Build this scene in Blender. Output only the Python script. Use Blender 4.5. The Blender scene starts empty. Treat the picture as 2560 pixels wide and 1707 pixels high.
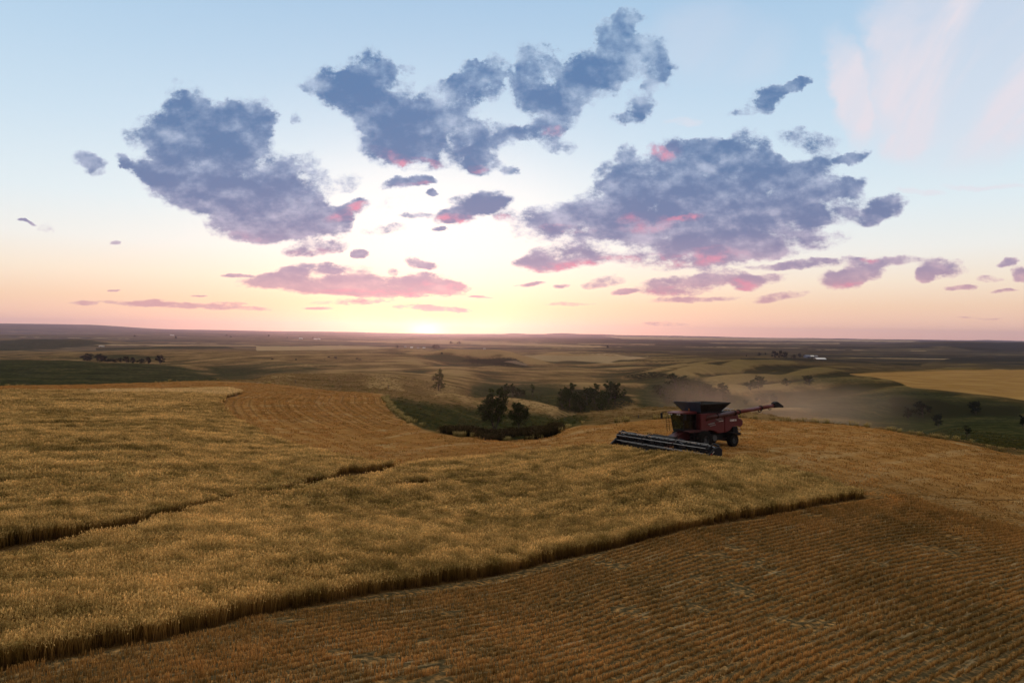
import bpy, math, random
import numpy as np
from mathutils import Vector, Matrix, Euler
R = math.radians
C = bpy.context.scene.collection
SC = bpy.context.scene
random.seed(7)
RNG = np.random.default_rng(11)

# ------------------------------------------------------------------ camera
F = 1707.0                       # focal length in photo pixels (24 mm on 36 mm)
CAMZ = 10.0
cam_d = bpy.data.cameras.new('camera'); cam = bpy.data.objects.new('camera', cam_d); C.objects.link(cam)
cam_d.lens = 24.0; cam_d.sensor_width = 36.0; cam_d.clip_start = 0.5; cam_d.clip_end = 60000
PITCH, ROLL = R(-0.57), R(0.745)
CM = Matrix.Rotation(math.pi/2 + PITCH, 3, 'X') @ Matrix.Rotation(ROLL, 3, 'Z')
cam.matrix_world = Matrix.Translation((0, 0, CAMZ)) @ CM.to_4x4()
SC.camera = cam
CMN = np.array(CM)

def ray(u, v):
    """direction through photo pixel (2560x1707), scaled so that y = 1"""
    d = CMN @ np.array(((u-1280)/F, (853.5-v)/F, -1.0))
    return d/d[1]

# ------------------------------------------------------------------ render / view
SC.view_settings.view_transform = 'Standard'; SC.view_settings.look = 'None'
SC.view_settings.exposure = 0.0; SC.view_settings.gamma = 1.0
SC.cycles.max_bounces = 5; SC.cycles.diffuse_bounces = 2; SC.cycles.glossy_bounces = 2
SC.cycles.transmission_bounces = 4; SC.cycles.transparent_max_bounces = 8; SC.cycles.volume_bounces = 0
SC.cycles.use_denoising = True
SC.cycles.sample_clamp_indirect = 4.0

def lin(r, g, b):
    f = lambda c: (c/255/12.92) if c/255 <= .04045 else ((c/255+.055)/1.055)**2.4
    return (f(r), f(g), f(b), 1)

# ------------------------------------------------------------------ node helper
class NT:
    def __init__(s, tree): s.t = tree; s.n = tree.nodes; s.l = tree.links
    def add(s, typ, ins=None, **kw):
        nd = s.n.new(typ)
        for k, v in kw.items(): setattr(nd, k, v)
        for k, v in (ins or {}).items():
            sock = nd.inputs[k]
            if isinstance(v, bpy.types.NodeSocket): s.l.new(v, sock)
            else: sock.default_value = v
        return nd
    def m(s, op, a, b=0.0, c=0.0, clamp=False):
        return s.add('ShaderNodeMath', {0: a, 1: b, 2: c}, operation=op, use_clamp=clamp).outputs[0]
    def vm(s, op, a, b=(0, 0, 0), out=0, third=None):
        ins = {0: a, 1: b}
        if third is not None: ins[2] = third
        return s.add('ShaderNodeVectorMath', ins, operation=op).outputs[out]
    def mr(s, v, a, b, c=0.0, d=1.0, smooth=True):
        return s.add('ShaderNodeMapRange', {0: v, 1: a, 2: b, 3: c, 4: d}, interpolation_type='SMOOTHSTEP' if smooth else 'LINEAR').outputs[0]
    def mix(s, f, a, b, bt='MIX'):
        nd = s.add('ShaderNodeMix', {0: f, 6: a, 7: b}, data_type='RGBA', blend_type=bt); return nd.outputs[2]
    def ramp(s, f, stops):
        nd = s.add('ShaderNodeValToRGB', {0: f}); e = nd.color_ramp.elements
        while len(e) > 1: e.remove(e[-1])
        e[0].position, e[0].color = stops[0]
        for p, c in stops[1:]:
            x = e.new(p); x.color = c
        return nd.outputs[0]
    def noise(s, vec, scale, detail=3, rough=.5, out=0, dist=0.0):
        nd = s.add('ShaderNodeTexNoise', {'Vector': vec, 'Scale': scale, 'Detail': detail, 'Roughness': rough, 'Distortion': dist})
        return nd.outputs[out]
    def comb(s, x=0.0, y=0.0, z=0.0):
        return s.add('ShaderNodeCombineXYZ', {0: x, 1: y, 2: z}).outputs[0]

# ------------------------------------------------------------------ world
SUN_AZ, SUN_EL = R(-7.2), R(2.2)
world = bpy.data.worlds.new('World'); world.use_nodes = True
def build_world():
    g = NT(world.node_tree); g.n.clear()
    out = g.add('ShaderNodeOutputWorld')
    co = g.add('ShaderNodeTexCoord').outputs['Generated']
    sep = g.add('ShaderNodeSeparateXYZ', {0: co})
    x, y, z = sep.outputs
    zc = g.m('MAXIMUM', z, 0.0)
    front = g.ramp(zc, [
        (0.000, (1.02, .58, .44, 1)), (0.018, (.98, .62, .46, 1)), (0.042, lin(247, 212, 182)),
        (0.075, lin(246, 230, 210)), (0.115, lin(238, 238, 234)), (0.170, lin(222, 235, 241)), (0.260, lin(200, 222, 238)),
        (0.350, lin(182, 210, 233)), (0.450, lin(162, 196, 226)), (0.62, lin(225, 215, 200)), (1.0, lin(246, 228, 192))])
    back = g.ramp(zc, [(0.0, lin(105, 95, 105)), (0.1, lin(125, 105, 112)), (0.3, lin(130, 125, 132)), (0.62, lin(190, 178, 165)), (1.0, lin(246, 228, 192))])  # zenith ends of both ramps are out of view, brightened to light the ground
    sd = (math.sin(SUN_AZ), math.cos(SUN_AZ), 0)
    ch = g.vm('DOT_PRODUCT', co, sd, out=1)
    col = g.mix(g.mr(ch, -0.55, 0.55), back, front)
    # whitish brightness above the sun, pink/yellow glow round it
    s3 = (math.sin(SUN_AZ)*math.cos(R(.5)), math.cos(SUN_AZ)*math.cos(R(.5)), math.sin(R(.5)))
    ang = g.m('ARCCOSINE', g.m('MINIMUM', g.vm('DOT_PRODUCT', co, s3, out=1), 1.0))
    dx = g.vm('DOT_PRODUCT', co, (math.cos(SUN_AZ), -math.sin(SUN_AZ), 0), out=1)
    def glow(sx, sz, color, k, z0=0.0):
        nonlocal col
        a = g.m('POWER', g.m('DIVIDE', dx, sx), 2.0); b = g.m('POWER', g.m('DIVIDE', g.m('SUBTRACT', z, z0), sz), 2.0)
        e = g.m('EXPONENT', g.m('MULTIPLY', g.m('ADD', a, b), -1.0))
        e = g.m('MULTIPLY', e, g.mr(ch, 0.0, .2))
        col = g.mix(g.m('MULTIPLY', e, k), col, color)
    glow(.25, .09, lin(251, 252, 252), .65, .165)
    glow(.12, .030, lin(255, 230, 180), .5, .018)
    glow(.062, .024, (1.3, 1.02, .30, 1), .9, .008)
    glow(.026, .013, (3.0, 2.4, 1.0, 1), 1.0, .003)
    # ---- clouds: laid out by direction (east-west tangent U, height tangent V)
    yc = g.m('MAXIMUM', y, 0.05)
    U = g.m('DIVIDE', x, yc); V = g.m('DIVIDE', z, yc)
    P = g.comb(U, V, 1.0)
    vp = g.m('MAXIMUM', V, 0.0)
    Q = g.comb(g.m('MULTIPLY', U, 3.2), g.m('MULTIPLY_ADD', vp, 2.2, g.m('MULTIPLY', g.m('LOGARITHM', g.m('ADD', vp, .1), 2.718), .75)), 0.0)
    amp = g.m('ADD', g.m('MULTIPLY', g.m('MAXIMUM', V, 0.0), .20), .010)
    n1 = g.noise(Q, 4.0, 6, .66, out=1)
    w = g.vm('MULTIPLY', g.vm('SUBTRACT', n1, (.5, .5, .5)), (1.0, .8, 0))
    w = g.add('ShaderNodeVectorMath', {0: w, 'Scale': amp}, operation='SCALE').outputs[0]
    PW = g.vm('ADD', P, w)
    BL = bpy.data.node_groups.new('blob', 'ShaderNodeTree')
    for nm, ty in (('vec', 'NodeSocketVector'), ('a', 'NodeSocketVector'), ('b', 'NodeSocketVector'), ('w', 'NodeSocketFloat'), ('acc', 'NodeSocketFloat')):
        BL.interface.new_socket(nm, in_out='INPUT', socket_type=ty)
    BL.interface.new_socket('acc', in_out='OUTPUT', socket_type='NodeSocketFloat')
    h = NT(BL); gi = h.add('NodeGroupInput'); go = h.add('NodeGroupOutput')
    p_ = h.vm('DOT_PRODUCT', gi.outputs[0], gi.outputs[1], out=1); q_ = h.vm('DOT_PRODUCT', gi.outputs[0], gi.outputs[2], out=1)
    h.l.new(h.m('MULTIPLY_ADD', h.mr(h.m('MULTIPLY_ADD', p_, p_, h.m('MULTIPLY', q_, q_)), 2.0, 0.0), gi.outputs[3], gi.outputs[4]), go.inputs[0])
    def field(lst, vec):            # vec = (U, V, 1)
        acc = None
        for e in lst:
            cx, cy, rx, ry = e[:4]; rot = R(e[4]) if len(e) > 4 else 0; wt = (e[5] if len(e) > 5 else 1.0)*(1.25 if e[2] < 42 else 1.0)
            d = ray(cx*1.08844, cy*1.08844); rx *= 1.08844/F; ry *= 1.08844/F
            c_, s_ = math.cos(rot), math.sin(rot)
            nd = g.n.new('ShaderNodeGroup'); nd.node_tree = BL
            g.l.new(vec, nd.inputs[0]); nd.inputs[1].default_value = (c_/rx, s_/rx, -(c_*d[0]+s_*d[2])/rx)
            nd.inputs[2].default_value = (-s_/ry, c_/ry, -(-s_*d[0]+c_*d[2])/ry); nd.inputs[3].default_value = wt
            if acc is not None: g.l.new(acc, nd.inputs[4])
            acc = nd.outputs[0]
        return acc if acc is not None else 0.0
    CL = [
     # big blue cloud on the left
     (432,268,62,62,0,1.1),(560,278,62,52),(500,300,110,60),(612,262,26,38,0,.7),(330,300,48,30,25,.75),(395,330,50,45),(490,380,150,80,0,1.2),(345,392,75,24,-25,1.0),(275,362,22,14,-40,.8),
     (480,450,130,40,-8),(620,480,120,60,0,1.1),(560,525,80,28,-5),(690,420,60,70,0,.8),(640,530,80,24),(725,570,70,16,5,.9),(770,505,40,36,0,.8),(810,480,46,20,30,.75),(700,500,60,50),
     (205,372,34,22,-25,.85),(800,415,40,18,20,.4),
     # middle left cloud
     (760,195,58,48,0,.9),(840,165,60,42),(880,200,60,42,0,.8),(850,250,90,40,-20),(920,300,100,70,0,1.2),(960,355,70,36,0,.8),(1030,240,75,50,20),(1075,175,34,34,0,.8),(1140,160,34,34,0,.75),(1120,200,30,34,0,.8),
     (1075,330,40,55,0,.9),(1140,310,55,34),(1110,370,40,24,0,.8),(1165,387,26,12,10,.8),(935,165,18,10,0,.6),(678,268,16,10,0,.5),
     # middle right cloud
     (1412,55,52,30,15),(1415,85,50,26),(1400,140,105,50,12,1.1),(1330,195,90,50,20,1.1),(1230,135,44,40,0,.9),(1210,200,40,55,0,.9),(1270,255,60,45),(1240,300,50,24,0,.8),(1290,335,46,16,0,.6),
     (1480,125,42,48,0,.6),(1515,180,38,26,40,.8),(1470,235,34,30,20,.8),(1445,272,34,16,10,.7),
     # small dark ones in the middle
     (940,420,56,13,4,1.1),(1105,462,62,24,8,1.3),(1055,497,55,17,10,1.3),(1150,490,32,20,0,.5),(950,499,34,7,0,.7),(1013,530,17,5,0,.8),(880,530,46,10,8,.6),(990,447,14,9,0,.7),(826,585,20,9,0,.8),(900,465,36,14,20,.3),
     # big mauve cloud on the right
     (1540,342,48,30,0,.8),(1610,340,60,26),(1710,340,46,30),(1850,322,66,26,-4,.9),(1435,352,24,20,20,.8),(1410,392,44,26,30,.7),(1500,400,90,40,15,.9),(1640,390,110,50,0,1.1),(1760,385,50,26),(1850,400,80,32,25,1.0),
     (1400,450,90,34,20,.9),(1560,460,130,50,0,1.2),(1750,455,130,45,15,1.1),(1255,510,74,40,10,.9),(1370,510,100,44),(1530,530,150,40,0,1.1),(1740,515,140,40,8,1.1),(1900,470,80,44,20),(1930,432,60,16,15,.8),
     (1965,366,36,13,12,1.1),(2033,478,42,28,15,1.2),(1600,585,160,28,4,1.0),(1300,588,90,26,4),(1230,605,50,15,0,.8),(1850,560,90,24,10,.9),(1700,565,90,28),(1985,500,40,22,0,.6),
     (1775,222,40,22,20,.9),(1730,255,55,14,10,.8),(1832,198,34,14,20,1.0),
     # low pieces under it
     (1560,655,90,22,5,1.0),(1650,635,60,18,0,.8),(1385,648,44,13,8,.8),(1715,652,34,18,0,.9),(1765,640,46,12,8,.8),(1850,606,120,9,4,1.0),(1430,672,26,7,8,.9),(1590,688,100,7,3,.8),(1790,682,66,10,10,.7),
     (1935,640,46,24,0,1.1),(1985,620,50,24,10,1.1),(2065,597,50,11,5,.9),(2165,612,58,22,0,1.2),(2120,630,20,14),(2318,605,26,9,12,.9),(2346,630,24,16,0,1.0),(2205,658,36,7,0,.8),(2310,669,28,5,5,.8),(2270,640,28,8,0,.5),
     (1218,653,34,4.5,5,.7),(1290,657,20,5,5,.8),(1530,744,56,5,0,.55),(2250,731,48,2.5,0,.7),(1310,700,60,4,3,.6),
     # low pink bank left of the sun
     (820,655,210,19,0,1.2),(610,645,60,15,5,1.0),(660,632,46,16,0,.9),(720,617,70,12,3,.9),(800,630,60,22,0,.9),(965,604,34,11,-12,1.0),(905,625,14,8,0,.7),(1000,652,64,20,-8,1.1),(900,675,150,10,0,.9),(545,632,32,4,0,.9),
     (820,693,90,7,2,.8),(995,710,84,7,-2,1.0),(1110,682,30,3,0,.7),(730,708,34,3,0,.8),
     (190,697,28,5,0,.8),(430,703,180,6,-2,.9),(350,694,46,7,0,.9),(520,698,40,5,0,.6),(455,678,18,3,0,.8),(260,667,12,2.5,0,.8),(267,557,14,6,0,.7),(60,506,18,4,-18,.8),(104,524,22,10,-15,.35)]
    PK = [(960,380,54,12,0,1),(905,360,50,14,-25,.7),(1272,303,26,12,0,.9),(800,492,46,13,15,1),(1060,508,62,11,2,1.8),(1150,500,30,10,0,1),(1520,342,44,26,0,1.2),(1480,512,60,22,0,.9),(1575,497,36,8,10,1.1),(1300,527,60,10,0,.7),
          (1500,600,190,14,2,1.1),(1290,612,110,10,3,1.2),(880,678,190,13,0,1.1),(1010,668,70,20,0,.9),(1700,660,44,20,0,1.2),(1940,660,54,12,0,1.2),(2000,598,20,6,0,.9),(720,580,60,10,0,.5),(940,427,44,6,4,.9),(820,470,30,8,20,.9),
          (1580,670,120,12,0,.8),(1660,580,70,14,0,.6),(560,545,80,10,0,.4),(1095,382,24,8,0,.7)]
    LT = [(620,320,60,40,0,.8),(600,380,70,30,0,.9),(690,500,70,50,0,.9),(560,440,60,16,0,.5),(1150,190,30,40,0,.5),(1040,270,60,60,0,.7),(1480,170,60,60,0,.9),(1380,170,50,40,0,.3),(1320,480,90,50,0,.6),(1560,380,90,40,0,.8),(1690,590,120,20,0,.7),(1860,470,70,60,0,.6),(1600,520,110,18,0,.6),(1240,520,50,40,0,.6),(330,300,60,30,0,.6)]
    DK = [(520,410,150,28,0,.8),(460,300,80,50,0,.5),(330,390,70,18,-20,.6),(900,340,70,40,0,.5),(790,210,60,40,0,.7),(1290,220,70,50,0,.6),(1540,470,120,34,10,.9),(1110,470,60,24,0,1.2),(1740,520,110,24,8,.6),(1700,400,90,30,0,.5),(2165,612,60,22,0,.8),(2033,478,40,26,0,.6),(480,470,100,24,0,.5),(1850,400,60,24,20,.4)]
    fb = g.noise(Q, 7.0, 10, .66)
    fb2 = g.noise(g.vm('ADD', Q, (.07, -.10, 3.0)), 4.2, 6, .6)
    e1 = g.noise(Q, 6.0, 5, .58); e2 = g.noise(g.vm('ADD', Q, (.012, .055, 0)), 6.0, 5, .58)
    e3 = g.noise(Q, 15.0, 4, .55); e4 = g.noise(g.vm('ADD', Q, (.006, .026, 0)), 15.0, 4, .55)
    emb = g.m('MULTIPLY_ADD', g.m('SUBTRACT', e4, e3), .22, g.m('SUBTRACT', e2, e1))
    vor = g.noise(g.vm('ADD', Q, (.0, .0, 7.0)), 11.0, 3, .5)
    hgt = g.ramp(zc, [(0.0, lin(234, 172, 158)), (.045, lin(212, 160, 166)), (.09, lin(166, 148, 174)), (.15, lin(114, 126, 164)), (.24, lin(94, 124, 166)), (.40, lin(88, 126, 172))])
    lit = g.ramp(zc, [(0.0, lin(246, 196, 174)), (.06, lin(236, 188, 186)), (.12, lin(210, 194, 210)), (.2, lin(194, 202, 224)), (.4, lin(190, 212, 234))])
    ws = g.add('ShaderNodeVectorMath', {0: w, 'Scale': .8}, operation='SCALE').outputs[0]
    PS = g.vm('ADD', P, ws)
    def touches(lst, u0, u1, v0, v1):
        res = []
        for e in lst:
            d = ray(e[0]*1.08844, e[1]*1.08844); r = 1.5*max(e[2], e[3] if len(e) > 3 else 0)*1.08844/F
            rv = 1.5*(max(e[2], e[3]) if len(e) > 4 and abs(e[4]) > 12 else e[3] + .25*e[2]*(len(e) > 4 and e[4] != 0))*1.08844/F
            mg = (.16*max(d[2], 0)+.006)*.75
            if d[0]+r+mg > u0 and d[0]-r-mg < u1 and d[2]+rv+mg > v0 and d[2]-rv-mg < v1: res.append(e)
        return res
    # high thin cloud, upper right
    A = g.comb(g.m('ADD', g.m('MULTIPLY', U, .62), g.m('MULTIPLY', V, -.42)), g.m('MULTIPLY', g.m('ADD', g.m('MULTIPLY', U, .42), g.m('MULTIPLY', V, .62)), .30), 5.0)
    CI = [(2250,120,260,190,40,1.6),(1950,200,40,120,12,1.0),(2090,330,60,30,30,.7),(2330,60,120,150,30,.9),(2345,225,60,40,30,.6),(2060,60,70,80,45,.6),(2110,440,46,8,-3,.8),(2260,432,90,6,0,.5),(1650,100,150,90,0,.22),(1570,275,40,8,0,.5)]
    def tile(u0, u1, v0, v1):
        c = col
        ci = touches(CI, u0, u1, v0, v1)
        if ci:
            cn = g.noise(A, 8.0, 6, .55, dist=.6)
            f = g.m('MULTIPLY', g.m('MINIMUM', field(ci, PS), 1.0), g.mr(cn, .36, .60, .35, 1.1))
            c = g.mix(g.m('MULTIPLY', f, .95), c, lin(232, 226, 234))
        cl = touches(CL, u0, u1, v0, v1)
        if cl:
            S = field(cl, PW)
            raw = g.m('MULTIPLY_ADD', g.m('SUBTRACT', fb, .5), 3.3, S)
            raw = g.m('MULTIPLY', raw, g.mr(S, 0.02, .30))
            al = g.mr(raw, .02, 1.02)
            k = g.m('MULTIPLY_ADD', g.m('MINIMUM', raw, 1.6), -.16, g.m('MULTIPLY_ADD', emb, .85, g.m('ADD', fb2, .01)))
            k = g.m('MULTIPLY_ADD', g.m('SUBTRACT', vor, .5), .18, k)
            lt = touches(LT, u0, u1, v0, v1); dk = touches(DK, u0, u1, v0, v1)
            if lt: k = g.m('MULTIPLY_ADD', field(lt, PS), .13, k)
            if dk: k = g.m('MULTIPLY_ADD', field(dk, PS), -.16, k)
            tone = g.mix(g.mr(k, .12, .84), hgt, lit)
            pk = touches(PK, u0, u1, v0, v1)
            if pk:
                f = g.m('MULTIPLY', field(pk, PS), g.m('MULTIPLY', g.mr(fb, .34, .60, .15, 1.0), g.mr(emb, -.10, .12, .15, 1.1)))
                tone = g.mix(g.m('MULTIPLY', g.m('MINIMUM', f, 1.5), .55), tone, lin(236, 140, 164))
            tone = g.mix(g.mr(al, 1.0, .25, 0, .75), tone, lit)
            c = g.mix(g.m('MULTIPLY', al, .97), c, tone)
        return g.add('ShaderNodeBackground', {0: c, 1: 1.0}).outputs[0]
    def mixsh(f, a, b): return g.add('ShaderNodeMixShader', {0: f, 1: a, 2: b}).outputs[0]
    def split_u(u, v0, v1):
        if len(u) == 2: return tile(u[0], u[1], v0, v1)
        h = len(u)//2
        return mixsh(g.m('GREATER_THAN', U, u[h]), split_u(u[:h+1], v0, v1), split_u(u[h:], v0, v1))
    nis = g.mix(1.0, g.add('ShaderNodeTexSky', sky_type='NISHITA', sun_disc=False, sun_elevation=SUN_EL, sun_rotation=SUN_AZ, altitude=700, dust_density=2.0).outputs[0], (.02, .02, .02, 1), 'MULTIPLY')
    col = g.mix(1.0, col, nis, 'ADD')
    UB = [-1.6, -.44, -.26, -.10, .06, .20, .38, 1.6]
    VB = [-.05, .115, .20, .31, .62]
    rows = [split_u(UB, VB[i], VB[i+1]) for i in range(4)]
    cloudy = mixsh(g.m('GREATER_THAN', V, VB[2]), mixsh(g.m('GREATER_THAN', V, VB[1]), rows[0], rows[1]), mixsh(g.m('GREATER_THAN', V, VB[3]), rows[2], rows[3]))
    # plain sky elsewhere; below the horizon a dull ground tone
    inside = g.m('MULTIPLY', g.m('MULTIPLY', g.m('GREATER_THAN', y, .3), g.m('LESS_THAN', g.m('ABSOLUTE', U), 1.6)), g.m('MULTIPLY', g.m('GREATER_THAN', z, -.004), g.m('LESS_THAN', V, .62)))
    plain = g.add('ShaderNodeBackground', {0: g.mix(g.mr(z, -.02, -.0005), lin(96, 78, 60), col), 1: 1.0}).outputs[0]
    g.l.new(mixsh(inside, plain, cloudy), out.inputs[0])
    world.cycles.sampling_method = 'MANUAL'; world.cycles.sample_map_resolution = 512
build_world(); SC.world = world
sd_ = bpy.data.lights.new('sun', 'SUN'); sun = bpy.data.objects.new('sun', sd_); C.objects.link(sun)
sd_.energy = 1.7; sd_.angle = R(3); sd_.color = (1.0, .50, .28)
sdir = Vector((math.sin(SUN_AZ)*math.cos(SUN_EL), math.cos(SUN_AZ)*math.cos(SUN_EL), math.sin(SUN_EL)))
sun.rotation_euler = sdir.to_track_quat('Z', 'Y').to_euler(); sun.location = (0, 40, 60)

# ------------------------------------------------------------------ numpy noise
def _h(ix, iy, seed):
    n = (ix.astype(np.int64)*374761393 + iy.astype(np.int64)*668265263 + seed*974634777) & 0x7fffffff
    n = ((n ^ (n >> 13))*1274126177) & 0x7fffffff
    return ((n ^ (n >> 16)) & 0xffff)/65535.0
def vnoise(x, y, seed=0):
    x = np.asarray(x, float); y = np.asarray(y, float)
    ix = np.floor(x); iy = np.floor(y); fx = x-ix; fy = y-iy
    fx = fx*fx*fx*(fx*(fx*6-15)+10); fy = fy*fy*fy*(fy*(fy*6-15)+10)
    a = _h(ix, iy, seed); b = _h(ix+1, iy, seed); c = _h(ix, iy+1, seed); d = _h(ix+1, iy+1, seed)
    return (a*(1-fx)+b*fx)*(1-fy) + (c*(1-fx)+d*fx)*fy
def fbm(x, y, octv=4, seed=0, gain=.5):
    s = 0; a = 1; t = 0
    for i in range(octv):
        s = s + a*(vnoise(x*2**i+17.3*i, y*2**i-9.1*i, seed+i)-.5)*2; t += a; a *= gain
    return s/t
def sstep(x, a, b):
    t = np.clip((x-a)/(b-a), 0, 1); return t*t*(3-2*t)

# ------------------------------------------------------------------ terrain
# one profile per compass column: ground height below the camera along the line of sight;
# (photo row seen at the distance, distance) where the ground shows, (None, distance, depth) in the folds behind crests
COLS = {
 0: [(1707,17.5),(1500,24),(1300,35),(1150,52),(1050,80),(1000,110),(980,138),(965,172),(None,255,30),(None,330,35),(950,420),(925,500),(901,600),(None,740,41),(887,1000),(878,1300),(None,1600,52),(870,1900),(847,2300),(None,3000,66),(836,4000),(None,5500,60),(815,9000),(808,12500)],
 200: [(1707,17.7),(1500,24.5),(1300,36),(1150,54),(1050,82),(1000,114),(979,144),(962,180),(None,260,30),(None,335,35),(950,420),(925,505),(903,600),(None,700,35),(888,880),(879,1200),(None,1500,52),(872,1800),(848,2250),(None,3000,64),(838,4200),(None,5500,50),(819,9500),(811,12500)],
 420: [(1707,18),(1500,25.3),(1300,37.5),(1150,57),(1050,86),(1000,121),(975,154),(955,198),(None,275,28),(None,345,34),(950,430),(930,510),(911,600),(None,660,34),(896,780),(882,960),(873,1300),(None,1450,43),(868,1600),(865,1750),(None,2000,47),(852,2900),(840,4600),(828,9000),(823,12500)],
 560: [(1707,18.3),(1500,26),(1300,39),(1150,61),(1060,88),(1000,126),(968,170),(951,205),(None,260,22),(None,345,33),(945,450),(928,560),(905,680),(888,820),(876,1200),(870,1600),(866,1780),(None,2000,46),(855,2600),(842,4500),(830,9000),(825.5,12500)],
 700: [(1707,18.6),(1500,26.6),(1300,40.5),(1150,64.5),(1080,86),(1020,118),(975,163),(958,195),(945,235),(934,300),(None,390,31),(925,520),(905,640),(893,740),(882,960),(873,1400),(864,2000),(855,2800),(843,4600),(832,9000),(828,12500)],
 850: [(1707,19),(1500,27.4),(1300,41.5),(1200,54),(1138,69),(1080,90),(1020,124),(985,163),(972,190),(950,250),(930,350),(927,385),(None,470,32),(915,570),(900,690),(890,790),(883,960),(873,1500),(866,2000),(856,2900),(846,4600),(834,8500),(829.5,12500)],
 960: [(1707,19.4),(1500,28),(1300,43),(1200,56),(1148,71),(1090,91),(1040,116),(1000,146),(982,170),(968,205),(950,265),(933,350),(930,390),(None,470,32),(912,590),(900,690),(891,800),(883,960),(875,1300),(865,2000),(855,3000),(845,5500),(838,9000),(832,12500)],
 1030: [(1707,19.7),(1500,28.5),(1300,43.8),(1200,57.3),(1150,71),(1100,86),(1068,97),(1045,112),(1010,142),(984,172),(None,200,19.5),(970,262),(955,300),(940,360),(932,430),(None,500,31),(915,590),(900,720),(893,800),(884,960),(876,1250),(866,1900),(856,2900),(846,5000),(838,9000),(833,12500)],
 1120: [(1707,20),(1500,29),(1300,44.5),(1200,58),(1150,70.5),(1110,82),(1088,90),(None,104,15.2),(1062,122),(1030,148),(1000,180),(985,203),(None,240,25),(975,300),(955,360),(938,440),(920,570),(917,600),(None,680,35),(907,790),(893,890),(None,1000,38),(883,1250),(873,1700),(860,2700),(850,4200),(840,8500),(834.5,12500)],
 1240: [(1707,20.6),(1500,29.8),(1300,46),(1200,60),(1150,70),(1120,79),(1103,88),(None,99,15.9),(1080,128),(1055,152),(1030,178),(1005,208),(992,226),(None,270,31),(985,340),(968,400),(950,470),(938,540),(921,640),(917,690),(None,760,37),(908,830),(890,920),(None,1030,40),(881,1300),(873,1700),(860,2700),(849,4200),(841,8500),(835,12500)],
 1340: [(1707,21),(1500,30.2),(1300,46),(1200,60),(1150,69),(1125,76),(1100,86),(None,97,15.8),(1082,118),(1055,146),(1035,170),(1015,205),(1003,228),(None,270,31),(990,330),(972,410),(955,480),(940,560),(924,680),(None,760,36),(912,850),(904,930),(None,1040,40),(883,1300),(873,1700),(861,2700),(850,4200),(842,8500),(835.5,12500)],
 1440: [(1707,21.4),(1500,30.2),(1300,45.5),(1200,58.5),(1140,70.5),(1115,77.5),(1090,86.5),(1075,93),(1050,110),(1036,124),(None,158,22),(None,200,28),(1015,245),(1000,290),(980,370),(962,450),(948,530),(935,620),(924,700),(None,780,37),(914,850),(905,960),(None,1050,40),(888,1250),(875,1700),(862,2700),(851,4200),(843,8500),(837,12500)],
 1560: [(1707,21.8),(1500,30.2),(1300,45),(1200,57),(1140,69.2),(1125,73),(1095,83),(1057,98),(1035,118),(1024,136),(None,175,25),(None,235,34),(1010,305),(990,385),(970,470),(950,570),(938,660),(928,740),(918,830),(None,900,38),(906,980),(895,1150),(883,1500),(873,2000),(860,2900),(851,4200),(844,8000),(838,12500)],
 1760: [(1707,22.3),(1500,30.7),(1300,43.5),(1200,54),(1141,64.5),(1120,71.5),(1090,83),(1046,103),(1030,122),(1018,144),(None,190,28),(None,250,38),(1010,365),(990,425),(970,500),(950,600),(935,700),(920,820),(908,930),(902,1000),(None,1080,37),(890,1350),(878,1900),(866,2600),(853,4800),(846,8000),(841,12500)],
 1920: [(1707,22.6),(1500,31.3),(1300,45),(1200,57),(1121,73.5),(1080,91),(1051,112),(1036,130),(None,180,28),(None,240,39),(1025,345),(1005,410),(985,480),(960,580),(945,680),(930,780),(915,900),(905,1010),(None,1080,37),(895,1200),(880,1900),(868,2700),(856,5000),(848.5,9000),(844.5,12500)],
 2080: [(1707,23),(1500,32),(1300,46),(1200,59),(1150,69),(1100,85),(1061,108),(None,150,22),(None,220,36),(1050,300),(1020,370),(990,430),(965,520),(955,590),(945,680),(937,760),(930,820),(915,960),(None,1060,40),(900,1400),(888,1900),(872,2700),(857,4600),(849.5,9000),(846.5,12500)],
 2240: [(1707,23.5),(1500,32.7),(1300,47),(1243,52.5),(1200,60),(1130,79),(1079,104),(None,145,23),(None,215,36),(1070,280),(1050,320),(1020,380),(990,430),(967,480),(950,560),(937,660),(928,760),(926,800),(None,930,42),(915,1100),(900,1500),(886,2100),(872,2800),(861,3600),(None,4500,38),(851,8000),(848.5,12500)],
 2400: [(1707,24),(1500,33.7),(1300,49.5),(1200,65),(1150,80),(1105,98),(None,135,21),(1078,215),(1062,255),(None,320,39),(1035,370),(1005,420),(983,460),(960,540),(942,640),(925,760),(922,790),(None,930,44),(912,1200),(900,1600),(886,2200),(872,3000),(857,3900),(None,4800,40),(853,8000),(850.5,12500)],
 2560: [(1707,24.5),(1500,34.7),(1300,52),(1200,69),(1160,85),(1135,97),(None,130,20),(1090,205),(1050,265),(None,320,38),(1035,375),(1010,420),(1000,440),(970,520),(945,620),(928,760),(925,800),(None,930,46),(912,1300),(900,1700),(886,2300),(872,3100),(860,3900),(None,4800,40),(856,8000),(853,12500)]}
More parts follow.
